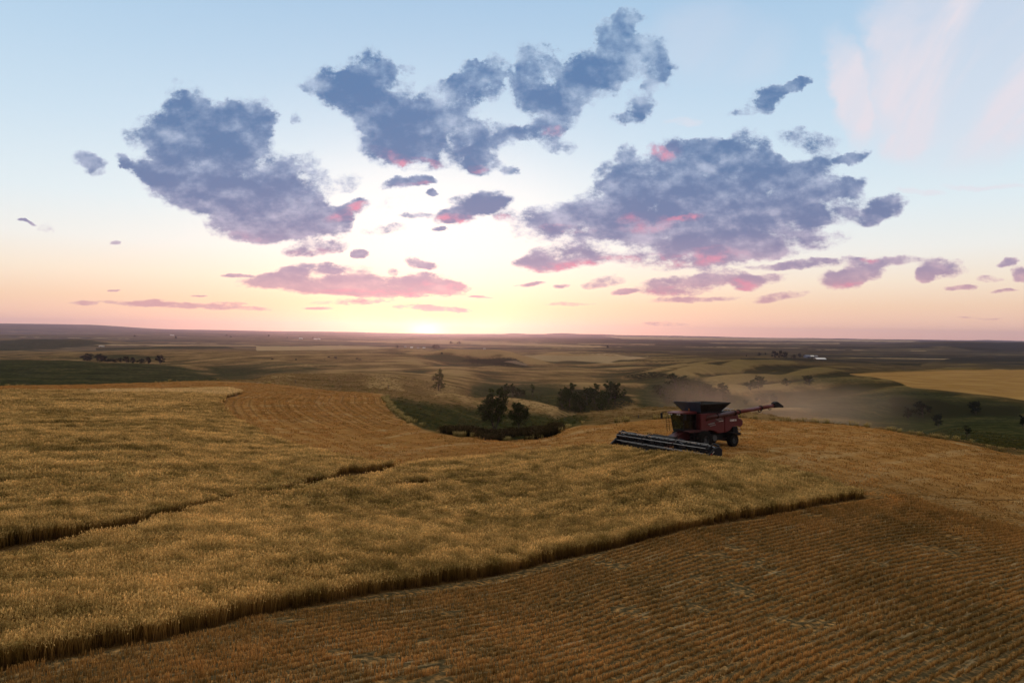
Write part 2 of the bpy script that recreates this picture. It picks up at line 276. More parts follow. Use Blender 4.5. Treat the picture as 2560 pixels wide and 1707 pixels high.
def _pchip(xk, yk, x):
    h = np.diff(xk); dlt = np.diff(yk)/h; n = len(xk); m = np.zeros(n)
    for i in range(1, n-1):
        if dlt[i-1]*dlt[i] > 0:
            w1 = 2*h[i]+h[i-1]; w2 = h[i]+2*h[i-1]; m[i] = (w1+w2)/(w1/dlt[i-1]+w2/dlt[i])
    m[0] = dlt[0]*.5; m[-1] = 0
    xc = np.clip(x, xk[0], xk[-1]); i = np.clip(np.searchsorted(xk, xc)-1, 0, n-2)
    t = (xc-xk[i])/h[i]
    return ((1+2*t)*(1-t)**2)*yk[i] + t*(1-t)**2*h[i]*m[i] + t*t*(3-2*t)*yk[i+1] + t*t*(t-1)*h[i]*m[i+1]
LR0, LR1, NR = math.log(12.0), math.log(16000.0), 1400
LRG = np.linspace(LR0, LR1, NR)
_az, _tab = [], []
for u, pts in COLS.items():
    hv = [v for v in [837.0]][0]
    ta = (u-1280)/F; sec = math.sqrt(1+ta*ta)
    xk, yk = [], []
    for p in pts:
        if p[0] is None: H = p[2]
        else:
            # the row is read where this compass column crosses it (the camera is rolled a little)
            uu = u
            for _ in range(3):
                d = ray(uu, p[0]); uu += (ta-d[0])*F
            H = -d[2]*p[1]
        xk.append(math.log(p[1]*sec)); yk.append(H)
    xk = np.array(xk); yk = np.array(yk)
    if 0:
        pass
    _az.append(math.atan(ta)); _tab.append(_pchip(xk, yk, LRG))
_az = [-1.35, _az[0]-.25] + _az + [_az[-1]+.25, 1.35]
_tab = [_tab[0]*.0+np.clip(_tab[0], 9, 36), _tab[0]] + _tab + [_tab[-1], np.clip(_tab[-1], 9, 36)]
_az = np.array(_az); _tab = np.array(_tab)
# shape-preserving cubic across the columns, on a fine compass grid
NA = 700
AZG = np.linspace(_az[0], _az[-1], NA)
def _build_grid():
    h = np.diff(_az)[:, None]; dl = np.diff(_tab, axis=0)/h; n = len(_az)
    m = np.zeros_like(_tab); m[1:-1] = (dl[1:]*h[:-1]+dl[:-1]*h[1:])/(h[:-1]+h[1:])
    lim = 3*np.minimum(np.abs(dl[1:]), np.abs(dl[:-1])); s = np.where(dl[1:]*dl[:-1] > 0, 1.0, .25)
    m[1:-1] = np.clip(m[1:-1], -lim*s-1e-9, lim*s+1e-9)*np.where(dl[1:]*dl[:-1] > 0, 1, 0)
    i = np.clip(np.searchsorted(_az, AZG)-1, 0, n-2); t = ((AZG-_az[i])/np.diff(_az)[i])[:, None]; hh = np.diff(_az)[i][:, None]
    return ((1+2*t)*(1-t)**2)*_tab[i] + t*(1-t)**2*hh*m[i] + t*t*(3-2*t)*_tab[i+1] + t*t*(t-1)*hh*m[i+1]
HG = _build_grid()
def _lookup(a, lr):
    fa = np.clip((a-AZG[0])/(AZG[-1]-AZG[0])*(NA-1), 0, NA-1.001); fr = np.clip((lr-LR0)/(LR1-LR0)*(NR-1), 0, NR-1.001)
    ia = fa.astype(int); ir = fr.astype(int); fa = fa-ia; fr = fr-ir
    return (HG[ia, ir]*(1-fa)+HG[ia+1, ir]*fa)*(1-fr) + (HG[ia, ir+1]*(1-fa)+HG[ia+1, ir+1]*fa)*fr
# spurs and gullies between the profiles: (world polyline given by photo column + distance, width, height)
def P2(u, Y): return ((u-1280)/F*Y, Y)
RIDGES = []
def rdg(pts, w, amp): RIDGES.append(([P2(*p) for p in pts], w, amp))
rdg([(1705,520),(1760,640),(1850,780),(1960,930)], 26, 8.0)
rdg([(1640,560),(1730,760),(1860,930)], 26, 7.0)
rdg([(1750,450),(1830,530),(1960,640),(2060,760)], 22, 7.5)
rdg([(1720,480),(1800,590),(1900,710)], 16, -5.0)
rdg([(1650,520),(1700,640),(1800,800)], 16, -5.0)
rdg([(1840,420),(1960,470),(2100,520)], 20, 5.0)
rdg([(1820,455),(1900,520),(2000,600)], 14, -5.0)
rdg([(1130,900),(1200,880),(1270,880),(1300,860)], 34, 10.0)
rdg([(1180,800),(1320,790)], 26, -5.0)
rdg([(1150,790),(1330,800)], 24, -2.5)
rdg([(1420,980),(1480,960),(1530,980)], 30, 9.0)
rdg([(1340,960),(1390,950)], 24, 6.0)
rdg([(1330,1000),(1380,960)], 30, 3.0)
rdg([(520,560),(620,480),(700,430)], 26, -2.0)
rdg([(880,1100),(980,1150),(1080,1120)], 40, 3.0)
rdg([(2380,2900),(2420,2800)], 120, 14.0)
rdg([(2300,3600),(2560,3700),(2700,3700)], 160, 12.0)
for k, (u, Y, a, w) in enumerate([(1290,11500,14,160),(1395,11500,12,200),(1430,11600,18,420),(1515,11500,8,180),(1690,11500,8,120),(2020,11500,10,260),(2110,11500,8,200),(2500,11500,8,260),(2460,11500,7,120)]):
    rdg([(u-6, Y), (u+6, Y)], w, a)
def _segdist(x, y, pts):
    best = np.full(x.shape, 1e9); T = np.zeros(x.shape); n = len(pts)-1
    for i in range(n):
        ax, ay = pts[i]; bx, by = pts[i+1]; dx, dy = bx-ax, by-ay; L = dx*dx+dy*dy
        t = np.clip(((x-ax)*dx+(y-ay)*dy)/L, 0, 1); d = np.hypot(x-ax-t*dx, y-ay-t*dy)
        k = d < best; best = np.where(k, d, best); T = np.where(k, (i+t)/n, T)
    return best, T
def height(x, y):
    """ground height at world x, y (arrays)"""
    x = np.asarray(x, float); y = np.asarray(y, float)
    r = np.hypot(x, y)+1e-6; a = np.arctan2(x, y)
    H = _lookup(np.clip(a, _az[0], _az[-1]), np.log(np.maximum(r, 12.0)))
    back = sstep(np.abs(a), 1.15, 1.9); Hb = 9.5 + 22*sstep(r, 60, 700)
    H = H*(1-back)+Hb*back
    z = -H
    k1 = sstep(r, 250, 420)
    xr, yr = x*.80+y*.60, -x*.60+y*.80                # folds run away to the right
    fold = (1-np.abs(fbm(xr/300, yr/75, 3, 5)))**2-.55
    z = z + k1*(1-sstep(r, 2500, 5000))*(fbm(x/90, y/60, 3, 3)*1.3 + fold*(2.0+4.5*sstep(x, 20, 160)*sstep(-x, -420, -250)))
    z = z + sstep(r, 900, 2200)*fbm(x/520, y/520, 4, 9)*np.minimum(5.0, r*.0011)
    z = z + (1-k1)*(fbm(x/9.0, y/9.0, 2, 21)*.10 + sstep(r, 120, 200)*fbm(x/30, y/30, 2, 22)*.25)
    k = r > 300
    if np.any(k):
        zz = np.zeros(x.shape); xk, yk = x[k], y[k]; acc = np.zeros(xk.shape)
        for pts, w, amp in RIDGES:
            d, T = _segdist(xk, yk, pts)
            acc += amp*np.exp(-(d/w)**2)
        zz[k] = acc; z = z + zz
    return z + CAMZ
def gz(x, y): return float(height(np.array([x]), np.array([y]))[0])
_YS = np.exp(np.linspace(math.log(13), math.log(15000), 3000))
def hit(u, v, off=0.0, ymin=0, ymax=1e9):
    """the spot on the ground (raised by off) that the sight line through photo pixel u, v meets"""
    d = ray(u, v); Y = _YS[(_YS >= ymin) & (_YS <= ymax)]
    f = CAMZ + d[2]*Y - height(d[0]*Y, Y) - off
    k = np.nonzero(f <= 0)[0]
    if len(k) == 0: yy = Y[-1]
    elif k[0] == 0: yy = Y[0]
    else:
        i = k[0]; t = f[i-1]/(f[i-1]-f[i]); yy = Y[i-1]+(Y[i]-Y[i-1])*t
    return Vector((d[0]*yy, yy, gz(d[0]*yy, yy)))

# ------------------------------------------------------------------ object helpers
def mesh_obj(name, verts, faces, mat=None, parent=None, smooth=False, mats=None, midx=None):
    me = bpy.data.meshes.new(name); me.from_pydata([tuple(v) for v in verts], [], faces); me.update()
    o = bpy.data.objects.new(name, me); C.objects.link(o)
    for m_ in (mats or ([mat] if mat else [])): me.materials.append(m_)
    if midx: me.polygons.foreach_set('material_index', midx)
    if smooth: me.polygons.foreach_set('use_smooth', [True]*len(me.polygons))
    if parent: o.parent = parent
    return o
def np_mesh(name, V, Fq, k=4):
    """mesh from numpy arrays; k = corners per face"""
    me = bpy.data.meshes.new(name); V = np.ascontiguousarray(V, dtype=np.float32); Fq = np.ascontiguousarray(Fq, dtype=np.int32)
    me.vertices.add(len(V)); me.vertices.foreach_set('co', V.ravel())
    me.loops.add(Fq.size); me.loops.foreach_set('vertex_index', Fq.ravel())
    me.polygons.add(len(Fq)); me.polygons.foreach_set('loop_start', np.arange(0, Fq.size, k, dtype=np.int32))
    me.update(calc_edges=True)
    return me
def fattr(me, name, arr, dom='POINT'):
    a = me.attributes.new(name, 'FLOAT', dom); a.data.foreach_set('value', np.ascontiguousarray(arr, dtype=np.float32))
def tag(o, label=None, cat=None, group=None, kind=None):
    if label: o['label'] = label
    if cat: o['category'] = cat
    if group: o['group'] = group
    if kind: o['kind'] = kind
    return o
def empty(name, loc, rz=0.0):
    o = bpy.data.objects.new(name, None); C.objects.link(o); o.location = loc; o.rotation_euler = (0, 0, rz); o.empty_display_size = .2
    return o

# ------------------------------------------------------------------ field outlines (world x, y)
def to_world(pts, off=0.0, ymax=240): return [tuple(hit(u, v, off, ymax=ymax))[:2] for u, v in pts]
WH = .68                                                      # crop height
FRONT = [(-420,1768),(-200,1726),(0,1684),(425,1600),(638,1544),(900,1496),(1000,1478),(1365,1410),(1597,1358),(1800,1313),(2000,1275),(2100,1257),(2206,1240)]
BACK = [(2206,1230),(2086,1197),(1989,1170),(1931,1150),(1873,1138),(1840,1137)]
HEADCUT = [(1815,1146),(1680,1127),(1545,1110)]
BACK2 = [(1500,1110),(1400,1118),(1200,1136),(1080,1147),(1000,1151),(893,1143),(820,1128),(750,1109),(680,1084),(620,1058),(580,1038),(561,1018),(556,1002),(566,988),(608,976)]
BACK3 = [(585,969),(450,971),(200,974),(0,975),(-300,976)]
FRONT_W = to_world(FRONT)
WHEAT = FRONT_W + to_world(BACK, WH) + to_world(HEADCUT, WH) + to_world(BACK2, WH) + to_world(BACK3, WH)
WHEAT.append((-150, 130)); WHEAT.append((-60, 22))
STUB_EDGE = [(-300,964),(0,965),(200,962),(430,954),(520,952),(640,958),(760,968),(870,979),(955,984),(963,1000),(985,1035),(1035,1062),(1070,1078),(1150,1094),(1250,1103),(1330,1099),(1400,1083),(1500,1063),(1600,1051),(1690,1046),(1860,1045),(1960,1053),(2150,1066),(2300,1090),(2450,1116),(2560,1138)]
EDGE_W = to_world(STUB_EDGE)
STUB = [(-190, 170)] + EDGE_W + [(115, 90), (120, -60), (-120, -60)]
def inpoly(x, y, poly):
    c = np.zeros(x.shape, bool); n = len(poly)
    for i in range(n):
        x1, y1 = poly[i]; x2, y2 = poly[(i+1) % n]
        if y1 == y2: continue
        k = ((y1 > y) != (y2 > y)) & (x < (x2-x1)*(y-y1)/(y2-y1)+x1); c ^= k
    return c
def sdist(x, y, poly, closed=True):
    d, _ = _segdist(x, y, list(poly)+([poly[0]] if closed else []))
    return np.where(inpoly(x, y, poly), d, -d)

# ------------------------------------------------------------------ materials
def new_mat(name):
    m = bpy.data.materials.new(name); m.use_nodes = True; g = NT(m.node_tree); g.n.clear()
    out = g.add('ShaderNodeOutputMaterial'); return m, g, out
def rgb(r, g_, b): return (r, g_, b, 1)
def simple(name, color, rough=.6, metal=0.0, coat=0.0, var=.12, scale=6.0, spec=.5):
    m, g, out = new_mat(name)
    co = g.add('ShaderNodeTexCoord').outputs['Object']
    n = g.noise(co, scale, 4, .6)
    c = g.mix(1.0, rgb(*color), g.ramp(n, [(.25, rgb(1-var*2, 1-var*2, 1-var*2)), (.75, rgb(1+var, 1+var, 1+var))]), 'MULTIPLY')
    b = g.add('ShaderNodeBsdfPrincipled', {'Base Color': c, 'Roughness': rough, 'Metallic': metal, 'Coat Weight': coat, 'Specular IOR Level': spec})
    g.l.new(g.mr(n, .2, .8, max(rough-.1, .05), min(rough+.12, 1)), b.inputs['Roughness'])
    g.l.new(b.outputs[0], out.inputs[0]); return m

FDIR = np.array(FRONT_W[-1])-np.array(FRONT_W[2]); FDIR /= np.hypot(*FDIR)
def mat_ground():
    m, g, out = new_mat('ground_soil_and_grass')
    at = lambda n: g.add('ShaderNodeAttribute', attribute_name=n).outputs['Fac']
    geo = g.add('ShaderNodeNewGeometry'); pos = geo.outputs['Position']
    flat = g.vm('MULTIPLY', pos, (1, 1, 0))
    n_fine = g.noise(flat, 3.5, 5, .65); n_mid = g.noise(flat, .35, 5, .6); n_big = g.noise(flat, .035, 5, .6)
    n_far = g.noise(g.vm('MULTIPLY', flat, (.0016, .0045, 0)), 1.0, 7, .62); n_far2 = g.noise(g.vm('MULTIPLY', flat, (.004, .009, 0)), 1.0, 6, .6, dist=.3)
    dist = g.vm('LENGTH', flat, out=1)
    # prairie grass: dry tan, olive and dark green by patches
    gr = g.ramp(n_big, [(.30, rgb(.085, .064, .028)), (.43, rgb(.17, .115, .050)), (.55, rgb(.28, .185, .088)), (.70, rgb(.37, .255, .125))])
    gr = g.mix(g.mr(n_mid, .40, .66), gr, g.mix(1.0, gr, rgb(.58, .60, .50), 'MULTIPLY'))
    gr = g.mix(g.mr(g.noise(g.vm('MULTIPLY', flat, (.9, 1.6, 0)), 1.0, 4, .6), .50, .68), gr, g.mix(1.0, gr, rgb(.66, .66, .60), 'MULTIPLY'))
    far = g.ramp(n_far, [(.30, rgb(.016, .026, .022)), (.40, rgb(.055, .055, .038)), (.50, rgb(.12, .095, .06)), (.58, rgb(.19, .145, .085)), (.66, rgb(.075, .068, .048)), (.76, rgb(.34, .28, .17))])
    far = g.mix(g.mr(n_far2, .54, .68), far, rgb(.045, .05, .034))
    far = g.mix(g.mr(n_far2, .43, .30), far, rgb(.36, .28, .16))
    gr = g.mix(g.mr(dist, 900, 1900), gr, far)
    n_g = g.m('MULTIPLY_ADD', g.m('SUBTRACT', n_fine, .5), .6, g.m('MULTIPLY_ADD', g.m('SUBTRACT', g.noise(g.vm('MULTIPLY', flat, (.04, .10, 0)), 1.0, 6, .65), .5), 1.1, n_mid))
    # fold shading put into the colour, with dry crests paler and green draws darker
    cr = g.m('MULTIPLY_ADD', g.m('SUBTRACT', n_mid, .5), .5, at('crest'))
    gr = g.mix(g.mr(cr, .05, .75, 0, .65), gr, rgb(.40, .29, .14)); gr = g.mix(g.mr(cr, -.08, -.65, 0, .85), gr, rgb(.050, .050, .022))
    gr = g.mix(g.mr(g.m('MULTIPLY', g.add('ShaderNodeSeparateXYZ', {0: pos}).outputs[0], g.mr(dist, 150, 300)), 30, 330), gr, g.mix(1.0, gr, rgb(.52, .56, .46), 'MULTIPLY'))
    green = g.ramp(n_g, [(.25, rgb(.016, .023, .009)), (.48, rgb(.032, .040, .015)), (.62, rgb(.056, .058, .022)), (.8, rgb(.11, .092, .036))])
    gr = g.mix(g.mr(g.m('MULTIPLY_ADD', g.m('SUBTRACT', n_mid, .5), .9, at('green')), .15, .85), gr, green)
    gr = g.mix(g.mr(g.m('MULTIPLY_ADD', g.m('SUBTRACT', n_mid, .5), .9, at('brush')), .35, .75), gr, g.mix(n_fine, rgb(.012, .016, .008), rgb(.035, .036, .014)))
    gr = g.mix(g.mr(g.m('MULTIPLY_ADD', g.m('SUBTRACT', n_far2, .5), 1.4, at('pale')), .35, .75), gr, g.mix(n_big, rgb(.34, .26, .15), rgb(.44, .35, .21)))
    gr = g.mix(g.mr(g.m('MULTIPLY_ADD', g.m('SUBTRACT', n_fine, .5), .7, at('bluff')), .45, .62), gr, rgb(.24, .19, .135))
    # standing crop far off on the right
    ycol = g.ramp(g.noise(g.vm('MULTIPLY', flat, (.02, .06, 0)), 1.0, 6, .65), [(.3, rgb(.25, .145, .045)), (.55, rgb(.37, .23, .08)), (.75, rgb(.44, .30, .115))])
    gr = g.mix(g.mr(at('yellow'), -1.2, 1.2), gr, ycol)
    # harvested ground: straw, soil between the drill rows
    row = at('rowd')
    ph = g.m('SINE', g.m('MULTIPLY', g.m('MULTIPLY_ADD', n_mid, .35, row), 6.2832/.42))
    straw = g.ramp(n_big, [(.25, rgb(.31, .165, .052)), (.45, rgb(.42, .235, .080)), (.6, rgb(.48, .285, .108)), (.78, rgb(.57, .39, .19))])
    fdir = g.add('ShaderNodeMapping', {0: flat, 2: (0, 0, -math.atan2(FDIR[1], FDIR[0]))}, vector_type='POINT').outputs[0]
    strk = g.noise(g.vm('MULTIPLY', fdir, (.035, .42, 0)), 1.0, 4, .6); strk2 = g.noise(g.vm('MULTIPLY', fdir, (.25, 2.4, 4.0)), 1.0, 3, .6)
    straw = g.mix(g.mr(strk, .50, .68, 0, .55), straw, rgb(.60, .47, .26)); straw = g.mix(g.mr(strk, .46, .32, 0, .35), straw, rgb(.24, .15, .06))
    straw = g.mix(g.mr(g.noise(g.vm('MULTIPLY', flat, (.9, .9, 0)), 1.0, 6, .7), .45, .75), straw, rgb(.27, .15, .05))
    straw = g.mix(g.mr(g.noise(flat, .10, 6, .72), .56, .72), straw, rgb(.48, .40, .22))
    soil = g.ramp(n_fine, [(.3, rgb(.050, .044, .026)), (.5, rgb(.11, .088, .048)), (.62, rgb(.20, .145, .075)), (.75, rgb(.34, .26, .15))])
    near = g.mr(dist, 45, 85)
    sc_ = g.mix(g.mr(g.m('MULTIPLY_ADD', ph, .06, n_fine), .46, .70), soil, straw)
    sc_ = g.mix(g.mr(strk2, .56, .70, 0, .6), sc_, rgb(.46, .38, .24))
    sc_ = g.mix(near, sc_, g.mix(g.mr(n_fine, .30, .55), g.mix(1.0, straw, rgb(.62, .56, .5), 'MULTIPLY'), straw))
    # swath lines left by each pass of the machine
    sw = g.m('SINE', g.m('MULTIPLY', row, 6.2832/6.5)); sw2 = g.m('SINE', g.m('MULTIPLY', row, 6.2832/1.3))
    swf = g.m('MULTIPLY', g.mr(sw, .2, 1.0), .35)
    sc_ = g.mix(g.m('MULTIPLY', swf, near), sc_, rgb(.22, .115, .04))
    sc_ = g.mix(g.m('MULTIPLY', g.mr(sw2, .1, .9), g.m('MULTIPLY', g.mr(at('curve'), .2, .8), .6)), sc_, rgb(.17, .095, .04))
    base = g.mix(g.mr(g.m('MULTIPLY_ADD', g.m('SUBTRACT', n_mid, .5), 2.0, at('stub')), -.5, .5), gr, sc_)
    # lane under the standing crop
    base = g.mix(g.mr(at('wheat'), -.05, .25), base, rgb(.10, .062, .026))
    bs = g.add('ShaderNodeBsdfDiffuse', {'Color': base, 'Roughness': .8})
    bh = g.m('ADD', g.m('MULTIPLY', n_fine, .09), g.m('MULTIPLY', n_mid, .35))
    bh = g.m('ADD', bh, g.m('MULTIPLY', g.m('MULTIPLY', ph, .05), g.mr(at('stub'), -.5, .5)))
    bh = g.m('ADD', bh, g.m('MULTIPLY', n_far2, g.mr(dist, 500, 1500, 0, 14)))
    bh = g.m('ADD', bh, g.m('MULTIPLY', g.m('MULTIPLY', n_big, 2.0), g.mr(dist, 100, 300)))
    bp = g.add('ShaderNodeBump', {'Height': bh, 'Strength': .8, 'Distance': 1.0})
    g.l.new(bp.outputs[0], bs.inputs['Normal'])
    g.l.new(bs.outputs[0], out.inputs[0]); return m
M = {'ground': mat_ground()}

# ------------------------------------------------------------------ ground sheet
def px(x, y, z):
    rel = (np.stack([x, y, z], -1)-np.array([0, 0, CAMZ]))@CMN
    with np.errstate(divide='ignore', invalid='ignore'):
        return 1280+F*rel[:, 0]/-rel[:, 2], 853.5-F*rel[:, 1]/-rel[:, 2], rel[:, 2] < -1
def belts(x, y, z):
    """vegetation and field belts of the land, as 0..1 weights per spot"""
    u, v, ok = px(x, y, z); u = np.where(ok, u, -9e3); v = np.where(ok, v, 0); B = {}
    wob = fbm(x/45, y/45, 3, 77)
    def belt(poly, y0, y1, soft=12.0):
        s = np.full(len(x), -1e3); k = ok & (y > y0) & (y < y1) & (u > -900) & (u < 3500)
        s[k] = sdist(u[k], v[k], poly)+wob[k]*soft*1.1; return np.clip(s/soft*.5+.5, 0, 1)
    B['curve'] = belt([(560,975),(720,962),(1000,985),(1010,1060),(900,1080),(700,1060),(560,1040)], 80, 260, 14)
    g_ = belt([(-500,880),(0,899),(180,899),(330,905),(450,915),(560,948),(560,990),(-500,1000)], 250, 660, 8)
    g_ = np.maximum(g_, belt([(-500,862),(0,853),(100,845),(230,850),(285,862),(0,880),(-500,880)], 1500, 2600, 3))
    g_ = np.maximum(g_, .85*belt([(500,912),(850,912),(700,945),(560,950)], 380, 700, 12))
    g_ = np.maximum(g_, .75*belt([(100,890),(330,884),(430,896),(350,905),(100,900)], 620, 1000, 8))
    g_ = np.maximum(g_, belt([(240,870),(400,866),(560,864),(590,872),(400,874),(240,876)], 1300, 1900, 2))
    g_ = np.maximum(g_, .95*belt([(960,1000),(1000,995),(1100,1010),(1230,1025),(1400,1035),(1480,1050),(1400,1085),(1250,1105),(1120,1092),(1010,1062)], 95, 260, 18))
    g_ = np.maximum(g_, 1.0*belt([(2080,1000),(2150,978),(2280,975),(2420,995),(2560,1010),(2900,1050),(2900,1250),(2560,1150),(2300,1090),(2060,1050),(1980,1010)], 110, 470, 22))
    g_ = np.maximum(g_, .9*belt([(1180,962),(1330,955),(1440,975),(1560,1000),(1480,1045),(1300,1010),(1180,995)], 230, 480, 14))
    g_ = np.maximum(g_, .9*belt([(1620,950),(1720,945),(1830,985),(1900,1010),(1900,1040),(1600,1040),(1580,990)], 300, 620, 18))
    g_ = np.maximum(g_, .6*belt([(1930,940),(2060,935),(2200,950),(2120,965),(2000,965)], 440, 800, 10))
    B['green'] = g_  # valley belts stand for dark growth and for part of the valley's shade
    b_ = belt([(1130,1078),(1200,1074),(1400,1070),(1420,1084),(1330,1102),(1250,1108),(1140,1098),(1100,1085)], 88, 122, 8)
    b_ = np.maximum(b_, .9*belt([(1400,960),(1560,960),(1600,1010),(1500,1040),(1390,1030)], 200, 420, 12))
    b_ = np.maximum(b_, .9*belt([(1630,965),(1740,955),(1840,990),(1840,1010),(1660,1020)], 300, 520, 12))
    b_ = np.maximum(b_, .8*belt([(2230,990),(2560,1010),(2560,1060),(2400,1050),(2300,1065),(2220,1040)], 260, 450, 18))
    b_ = np.maximum(b_, .8*belt([(1850,893),(2050,893),(2200,905),(2330,905),(2300,915),(2050,905),(1850,900)], 900, 1900, 4))
    b_ = np.maximum(b_, .9*belt([(2300,858),(2420,855),(2560,857),(2900,860),(2900,884),(2560,880),(2430,880),(2380,868)], 2300, 4500, 4))
    b_ = np.maximum(b_, .8*belt([(2350,893),(2560,890),(2900,890),(2900,905),(2560,905),(2350,905)], 1200, 2400, 3))
    b_ = np.maximum(b_, .8*belt([(1140,900),(1180,893),(1290,892),(1312,905),(1330,920),(1250,918),(1180,910)], 700, 1000, 5))
    b_ = np.maximum(b_, .6*belt([(890,880),(1000,878),(1090,886),(1130,893),(1000,890)], 900, 1400, 3))
    b_ = np.maximum(b_, .7*belt([(1520,935),(1640,922),(1700,940),(1600,955)], 500, 800, 8))
    for (u0, u1, v0, th, y0, y1) in [(0,300,856,2,2200,5000),(420,700,850,1.4,2300,5200),(480,860,858,1.4,1900,4000),(760,1040,861,1.4,1700,3800),(1100,1420,868,2.2,1500,3200),(1180,1340,846,1.6,3600,8000),(1440,1700,876,3,1300,2600),(1480,1760,851,1.8,3500,8000),(1640,2200,884,2.2,1300,2600),(2000,2200,864,5,1900,4200),(2160,2500,886,3,1300,2600),(420,640,838,1.2,4200,9500)]:
        b_ = np.maximum(b_, .85*belt([(u0,v0),(u1,v0+(u1-u0)*.012),(u1-30,v0+th+(u1-u0)*.012),(u0+40,v0+th)], y0, y1, 1.0))
    B['brush'] = b_
    pl = belt([(640,866),(850,864),(1000,868),(930,873),(760,876),(640,878)], 1200, 2300, 1.6)
    pl = np.maximum(pl, belt([(870,853),(1100,849),(1300,857),(1560,867),(1480,869),(1250,862),(1000,858)], 1900, 5200, 2))
    pl = np.maximum(pl, belt([(1300,890),(1500,885),(1620,893),(1520,906),(1330,902)], 900, 1500, 4))
    pl = np.maximum(pl, .9*belt([(1500,839),(1700,842),(2000,846),(2300,851),(2280,855),(1900,852),(1560,848)], 4200, 13000, 2))
    pl = np.maximum(pl, .8*belt([(200,861),(420,861),(660,863),(640,865.5),(300,864)], 1500, 3000, 1.2))
    pl = np.maximum(pl, .8*belt([(1750,857),(2100,857),(2100,860),(1800,859)], 2000, 6000, 1.2))
    for (u0, u1, v0, th, y0, y1) in [(40,340,842,1.6,2400,6500),(380,560,856,1.5,1900,4200),(700,980,849,1.6,2600,6000),(560,720,847,1.2,2800,6000),(1020,1280,850,1.8,3000,6000),(1420,1640,858,2.0,2300,5200),(1700,2010,866,1.6,1900,4000),(2020,2330,873,1.6,1600,3600),(2100,2380,893,2.4,1100,2400)]:
        pl = np.maximum(pl, .8*belt([(u0,v0),(u1,v0+(u1-u0)*.012),(u1-20,v0+th+(u1-u0)*.012),(u0+30,v0+th)], y0, y1, .8))
    B['pale'] = pl
    B['bluff'] = belt([(1255,904),(1290,899),(1310,905),(1335,918),(1290,912)], 700, 1000, 5)
    B['yellow'] = np.where((y > 380) & (y < 900) & ok & (u > 1500), belt([(2125,935),(2330,926),(2500,923),(2640,926),(2900,940),(2900,1060),(2640,1012),(2520,994),(2380,978),(2280,968),(2230,950),(2180,942)], 380, 900, 3)*2-1, -1)*3
    return B
def build_ground():
    fine = np.linspace(R(-41), R(41), 1000)
    coarse = np.concatenate([np.linspace(R(41), R(180), 80)[1:], np.linspace(R(-180), R(-41), 80)[1:-1]])
    A = np.concatenate([fine, coarse]); nA = len(A)
    rr = [2.0, 6.0, 10.0, 13.0]
    while rr[-1] < 14000: rr.append(rr[-1]*(1.0075 if rr[-1] < 1500 else 1.010))
    rr += [18000.0, 26000.0]; rr = np.array(rr); nR = len(rr)
    AA, RR = np.meshgrid(A, rr); X = RR*np.sin(AA); Y = RR*np.cos(AA)
    Z = height(X.ravel(), Y.ravel()).reshape(X.shape)
    Z[-2:] = Z[-3]-1.0
    V = np.stack([X, Y, Z], -1).reshape(-1, 3); V = np.vstack([V, [[0, 0, float(Z[0].mean())]]])
    i = np.arange(nR-1)[:, None]; j = np.arange(nA)[None, :]; jn = (j+1) % nA
    Q = np.stack([i*nA+j, i*nA+jn, (i+1)*nA+jn, (i+1)*nA+j], -1).reshape(-1, 4)[:, ::-1]
    me = np_mesh('ground', V, Q)
    # centre fan is closed by one ngon-free ring of triangles folded into quads (2 m hole right under the camera)
    x, y = V[:, 0], V[:, 1]; r = np.hypot(x, y)
    near = r < 260
    st = np.full(len(V), -30.0); st[near] = sdist(x[near], y[near], STUB); fattr(me, 'stub', np.clip(st, -30, 30))
    wh = np.full(len(V), -60.0); wh[near] = sdist(x[near], y[near], WHEAT); fattr(me, 'wheat', np.clip(wh, -60, 60))
    FDx = np.array(FRONT_W[-1])-np.array(FRONT_W[2]); FDx /= np.hypot(*FDx); FNx = np.array([-FDx[1], FDx[0]])
    fs = np.array(FRONT_W)@FDx; q_ = np.polyfit(fs, np.array(FRONT_W)@FNx, 2); s_ = x*FDx[0]+y*FDx[1]
    rn = np.polyval(q_, np.minimum(s_, fs[-1]+60))-(x*FNx[0]+y*FNx[1])
    fattr(me, 'rowd', np.where(rn > -.3, rn, np.abs(wh)))
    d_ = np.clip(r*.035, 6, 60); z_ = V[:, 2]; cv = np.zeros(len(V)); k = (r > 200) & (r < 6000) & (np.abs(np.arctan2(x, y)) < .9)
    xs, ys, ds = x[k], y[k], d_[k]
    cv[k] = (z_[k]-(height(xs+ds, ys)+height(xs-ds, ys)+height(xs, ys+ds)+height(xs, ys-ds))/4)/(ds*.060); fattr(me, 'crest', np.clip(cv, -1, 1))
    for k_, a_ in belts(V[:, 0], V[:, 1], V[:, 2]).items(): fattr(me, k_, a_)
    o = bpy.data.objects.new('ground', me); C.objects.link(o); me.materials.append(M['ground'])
    me.polygons.foreach_set('use_smooth', np.ones(len(me.polygons), bool))
    o['kind'] = 'structure'
    return o
ground = build_ground()

